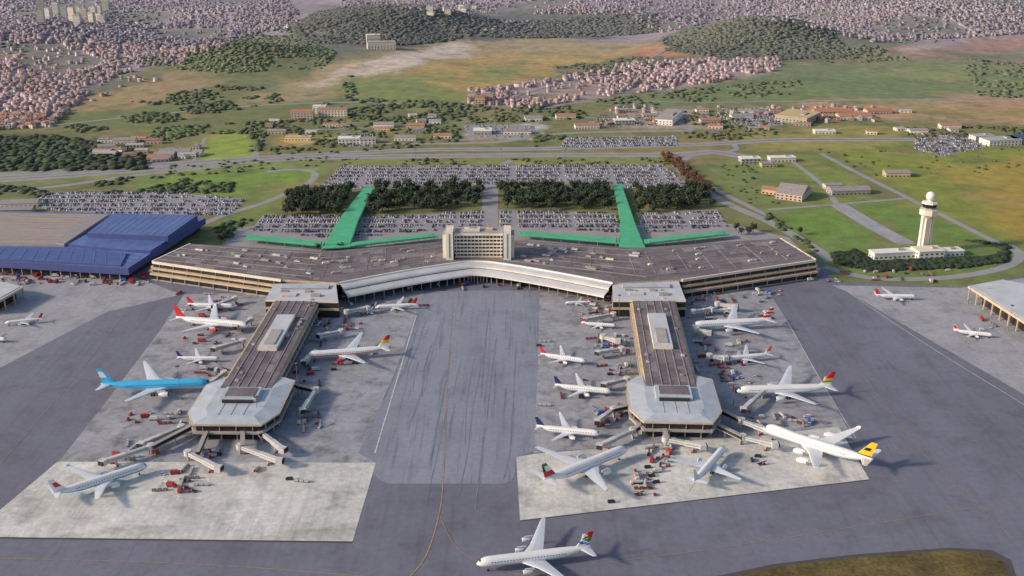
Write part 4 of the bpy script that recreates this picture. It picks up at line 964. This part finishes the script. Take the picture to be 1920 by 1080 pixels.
for px,n,sc,c in W:
    w=wpoly(px); X=np.array([p[0] for p in w]);Y=np.array([p[1] for p in w])
    a=np.random.uniform(X.min(),X.max(),n*8);b=np.random.uniform(Y.min(),Y.max(),n*8); m=pip(a,b,w)
    if n<450 or n in(600,700): m&=(pnoise(a,b,22)>-.25)
    elif n>1500: m&=((pnoise(a,b,45)+.5*pnoise(a,b,14)>-.5)|(np.random.rand(len(a))<.12))
    a=a[m][:n];b=b[m][:n]; h=height(a,b)
    s=np.random.uniform(sc[0],sc[1],len(a)); P.append(np.c_[a,b,h+s*.1]); S.append(np.c_[s*1.5,s*1.5,s*np.random.uniform(.45,.85,len(a))]); Cc.append(np.array(C(*c))[None]*np.random.uniform(.84,1.16,(len(a),1))*(1+.3*pnoise(a,b,60))[:,None])
P=np.vstack(P);S=np.vstack(S);Cc=pale(np.vstack(Cc),P[:,1],.3)  # far trees tinted with the same painted haze
wd=replicate('distant_woodland',iv,if_,[0]*len(if_),P,np.random.uniform(0,6.28,len(P)),S,Cc,[m_for],jit=.8,smooth=True); wd['kind']='stuff'; tag(wd,'dark green scattered woodland on hills and verges','woodland')
# ------------------------------------------------------------- houses
HR=[([(-60,95),(215,112),(225,140),(150,190),(95,238),(-60,248)],3300),([(-40,0),(540,0),(560,30),(400,95),(300,110),(210,112),(-40,95)],8000),
 ([(430,50),(560,20),(560,50),(430,75)],400),([(880,172),(1030,152),(1200,116),(1460,110),(1468,130),(1300,162),(1100,185),(1000,204),(880,196)],2300),
 ([(1180,30),(1400,0),(1960,0),(1960,62),(1640,80),(1560,62),(1400,32),(1240,62)],6600),([(640,0),(1400,0),(1200,28),(880,26),(640,12)],1700),
 ([(150,60),(420,80),(330,125),(150,130)],600),([(900,45),(1000,35),(1000,55),(900,60)],60),([(1140,200),(1240,200),(1230,235),(1120,235)],50),([(1340,200),(1640,200),(1650,230),(1360,235)],90),([(120,170),(240,130),(300,150),(170,190)],90)]
U=[];Vv=[]
for px,n in HR:
    a=np.array(px,float); u=np.random.uniform(a[:,0].min(),a[:,0].max(),n*5); v=np.random.uniform(a[:,1].min(),a[:,1].max(),n*5); m=pip(u,v,px); U.append(u[m][:n]);Vv.append(v[m][:n])
U=np.concatenate(U);Vv=np.concatenate(Vv); X,Y,Z=GT(U,Vv)
st=(np.abs(np.sin(X/26+1.2*np.sin(Y/90)))>.18)&(np.abs(np.sin(Y/60+.8*np.sin(X/80)))>.12)
dens=pnoise(X,Y,38)
ok=(Y<6000)&((pnoise(X+40,Y,75)<.4)|(np.random.rand(len(X))<.1))&st&(np.random.rand(len(X))<.8+.3*dens); X,Y,Z=X[ok],Y[ok],Z[ok]
od=np.argsort(Y); X,Y,Z=X[od],Y[od],Z[od]
def house_mesh(w,d,h,wall,roof,flat):
    mb=MB(); mb.box(0,0,-1.5,w,d,h+1.5,wall)
    if flat: mb.box(0,0,h,w+.4,d+.4,.3,roof); mb.box(w*.2,d*.1,h+.3,1.5,1.5,1.3,m_grw)
    else: mb.add([(-w/2-.4,-d/2-.4,h),(w/2+.4,-d/2-.4,h),(w/2+.4,d/2+.4,h),(-w/2-.4,d/2+.4,h),(-w/2-.4,0,h+d*.22),(w/2+.4,0,h+d*.22)],[(0,1,5,4),(2,3,4,5),(0,4,3),(1,2,5)],roof)
    for z in ([1] if h<4 else [1,3.9]):
        for x in (-w*.28,w*.28): mb.box(x,-d/2-.02,z,1.2,.1,1.2,m_glass)
        mb.box(-w/2-.02,0,z,.1,1.2,1.2,m_glass); mb.box(w/2+.02,0,z,.1,1.2,1.2,m_glass)
    mb.box(0,-d/2-.03,-.2,.9,.1,2.1,m_bark)
    return mb
HV=[(7,6,3.2,m_white,m_terra,0,'white house with terracotta roof'),(7.5,6,5.8,m_brick,m_fib,1,'raw brick two storey house'),(7,7,3.4,m_pink,m_terra,0,'pink plaster house with tiled roof'),(8,7,5.8,m_cream,m_terra,0,'cream two storey house with tiled roof'),(7,6,3.2,m_grw,m_fib,0,'grey house with fibre cement roof'),(6,6,6,m_grw,m_grw,1,'grey flat roofed two storey house'),(8,7,3.4,m_brick,m_fib,0,'brick house with grey sheet roof')]
hobs=[]
for k in range(min(300,len(X))):
    q=rnd.randrange(len(HV)); h=HV[q]
    ex=[o for o in hobs if o[0]==q]
    if ex: ob=ex[0][1].copy(); COL.objects.link(ob)
    else: ob=house_mesh(*h[:6]).obj('house'); tag(ob,h[6]+' in a crowded hillside settlement','house','crowded hillside houses'); hobs.append((q,ob))
    ob.location=(X[k],Y[k],Z[k]); ob.rotation_euler=(0,0,rnd.uniform(-.5,.5)+(math.pi/2 if rnd.random()<.4 else 0))
X,Y,Z=X[300:],Y[300:],Z[300:]; N=len(X)
hv=[(-.5,-.5,-.4),(.5,-.5,-.4),(.5,.5,-.4),(-.5,.5,-.4),(-.5,-.5,1),(.5,-.5,1),(.5,.5,1),(-.5,.5,1),(-.55,-.55,1.0),(.55,-.55,1.0),(.55,.55,1.0),(-.55,.55,1.0),(-.55,0,1.3),(.55,0,1.3)]
hf=[(0,1,5,4),(1,2,6,5),(2,3,7,6),(3,0,4,7),(8,9,13,12),(10,11,12,13),(8,12,11),(9,10,13)]
wp=np.array([C(174,162,164),C(158,142,142),C(170,158,161),C(150,145,152),C(192,185,187),C(148,132,133)]); rp=np.array([C(158,134,130),C(146,140,149),C(142,124,124),C(164,147,144),C(170,165,172)])  # muted tones, so far walls and roofs carry haze in their colour
sw=np.random.uniform(4.4,7.4,N)*np.where(np.random.rand(N)<.02,2.6,1)
cl=(1+.18*pnoise(X,Y,50)+.1*pnoise(Y,X,23))[:,None]
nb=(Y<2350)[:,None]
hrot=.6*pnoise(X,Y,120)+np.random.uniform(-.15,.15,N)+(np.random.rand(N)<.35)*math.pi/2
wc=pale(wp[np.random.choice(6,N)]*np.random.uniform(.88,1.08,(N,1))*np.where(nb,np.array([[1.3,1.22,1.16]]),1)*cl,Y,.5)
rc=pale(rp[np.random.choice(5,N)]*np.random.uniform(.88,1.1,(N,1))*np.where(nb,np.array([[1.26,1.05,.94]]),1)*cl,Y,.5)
hs=replicate('distant_houses',hv,hf,[0]*8,np.c_[X,Y,Z],hrot,np.c_[sw,np.random.uniform(4.5,7.2,N),np.random.choice([3,3,3,5.5,5.5,7],N)*np.where(Y>2600,.65,.9)],wc,[m_hs],cols2=rc,flag=[0]*8+[1]*6)
hs['kind']='stuff'; tag(hs,'dense far off hillside town of small houses','houses')
# ------------------------------------------------------------- light, camera
w=bpy.data.worlds.new('World'); scene.world=w; w.use_nodes=True; nt_=w.node_tree
bg=nt_.nodes['Background']; sky=nt_.nodes.new('ShaderNodeTexSky'); sky.sky_type='NISHITA'; sky.sun_disc=False
EL=math.radians(24); AZ=math.radians(256)
sky.sun_elevation=EL; sky.sun_rotation=AZ; sky.dust_density=2.0; sky.air_density=1.0
nt_.links.new(sky.outputs[0],bg.inputs[0]); bg.inputs[1].default_value=.15
sd=bpy.data.lights.new('sun','SUN'); sd.energy=3.7; sd.angle=math.radians(5); sd.color=(1,.84,.66)
so=bpy.data.objects.new('sun',sd); COL.objects.link(so)
dirn=Vector((math.sin(AZ)*math.cos(EL),math.cos(AZ)*math.cos(EL),math.sin(EL)))
so.rotation_euler=dirn.to_track_quat('Z','Y').to_euler(); so.location=(-500,0,500)
cam=bpy.data.cameras.new('camera'); co=bpy.data.objects.new('camera',cam); COL.objects.link(co); co.location=(0,0,H); co.rotation_euler=(math.pi/2-TH,0,0)
cam.sensor_width=36; cam.lens=F/1920*36; cam.clip_start=1; cam.clip_end=40000; scene.camera=co
scene.view_settings.view_transform='Standard'; scene.view_settings.look='None'; scene.view_settings.exposure=0
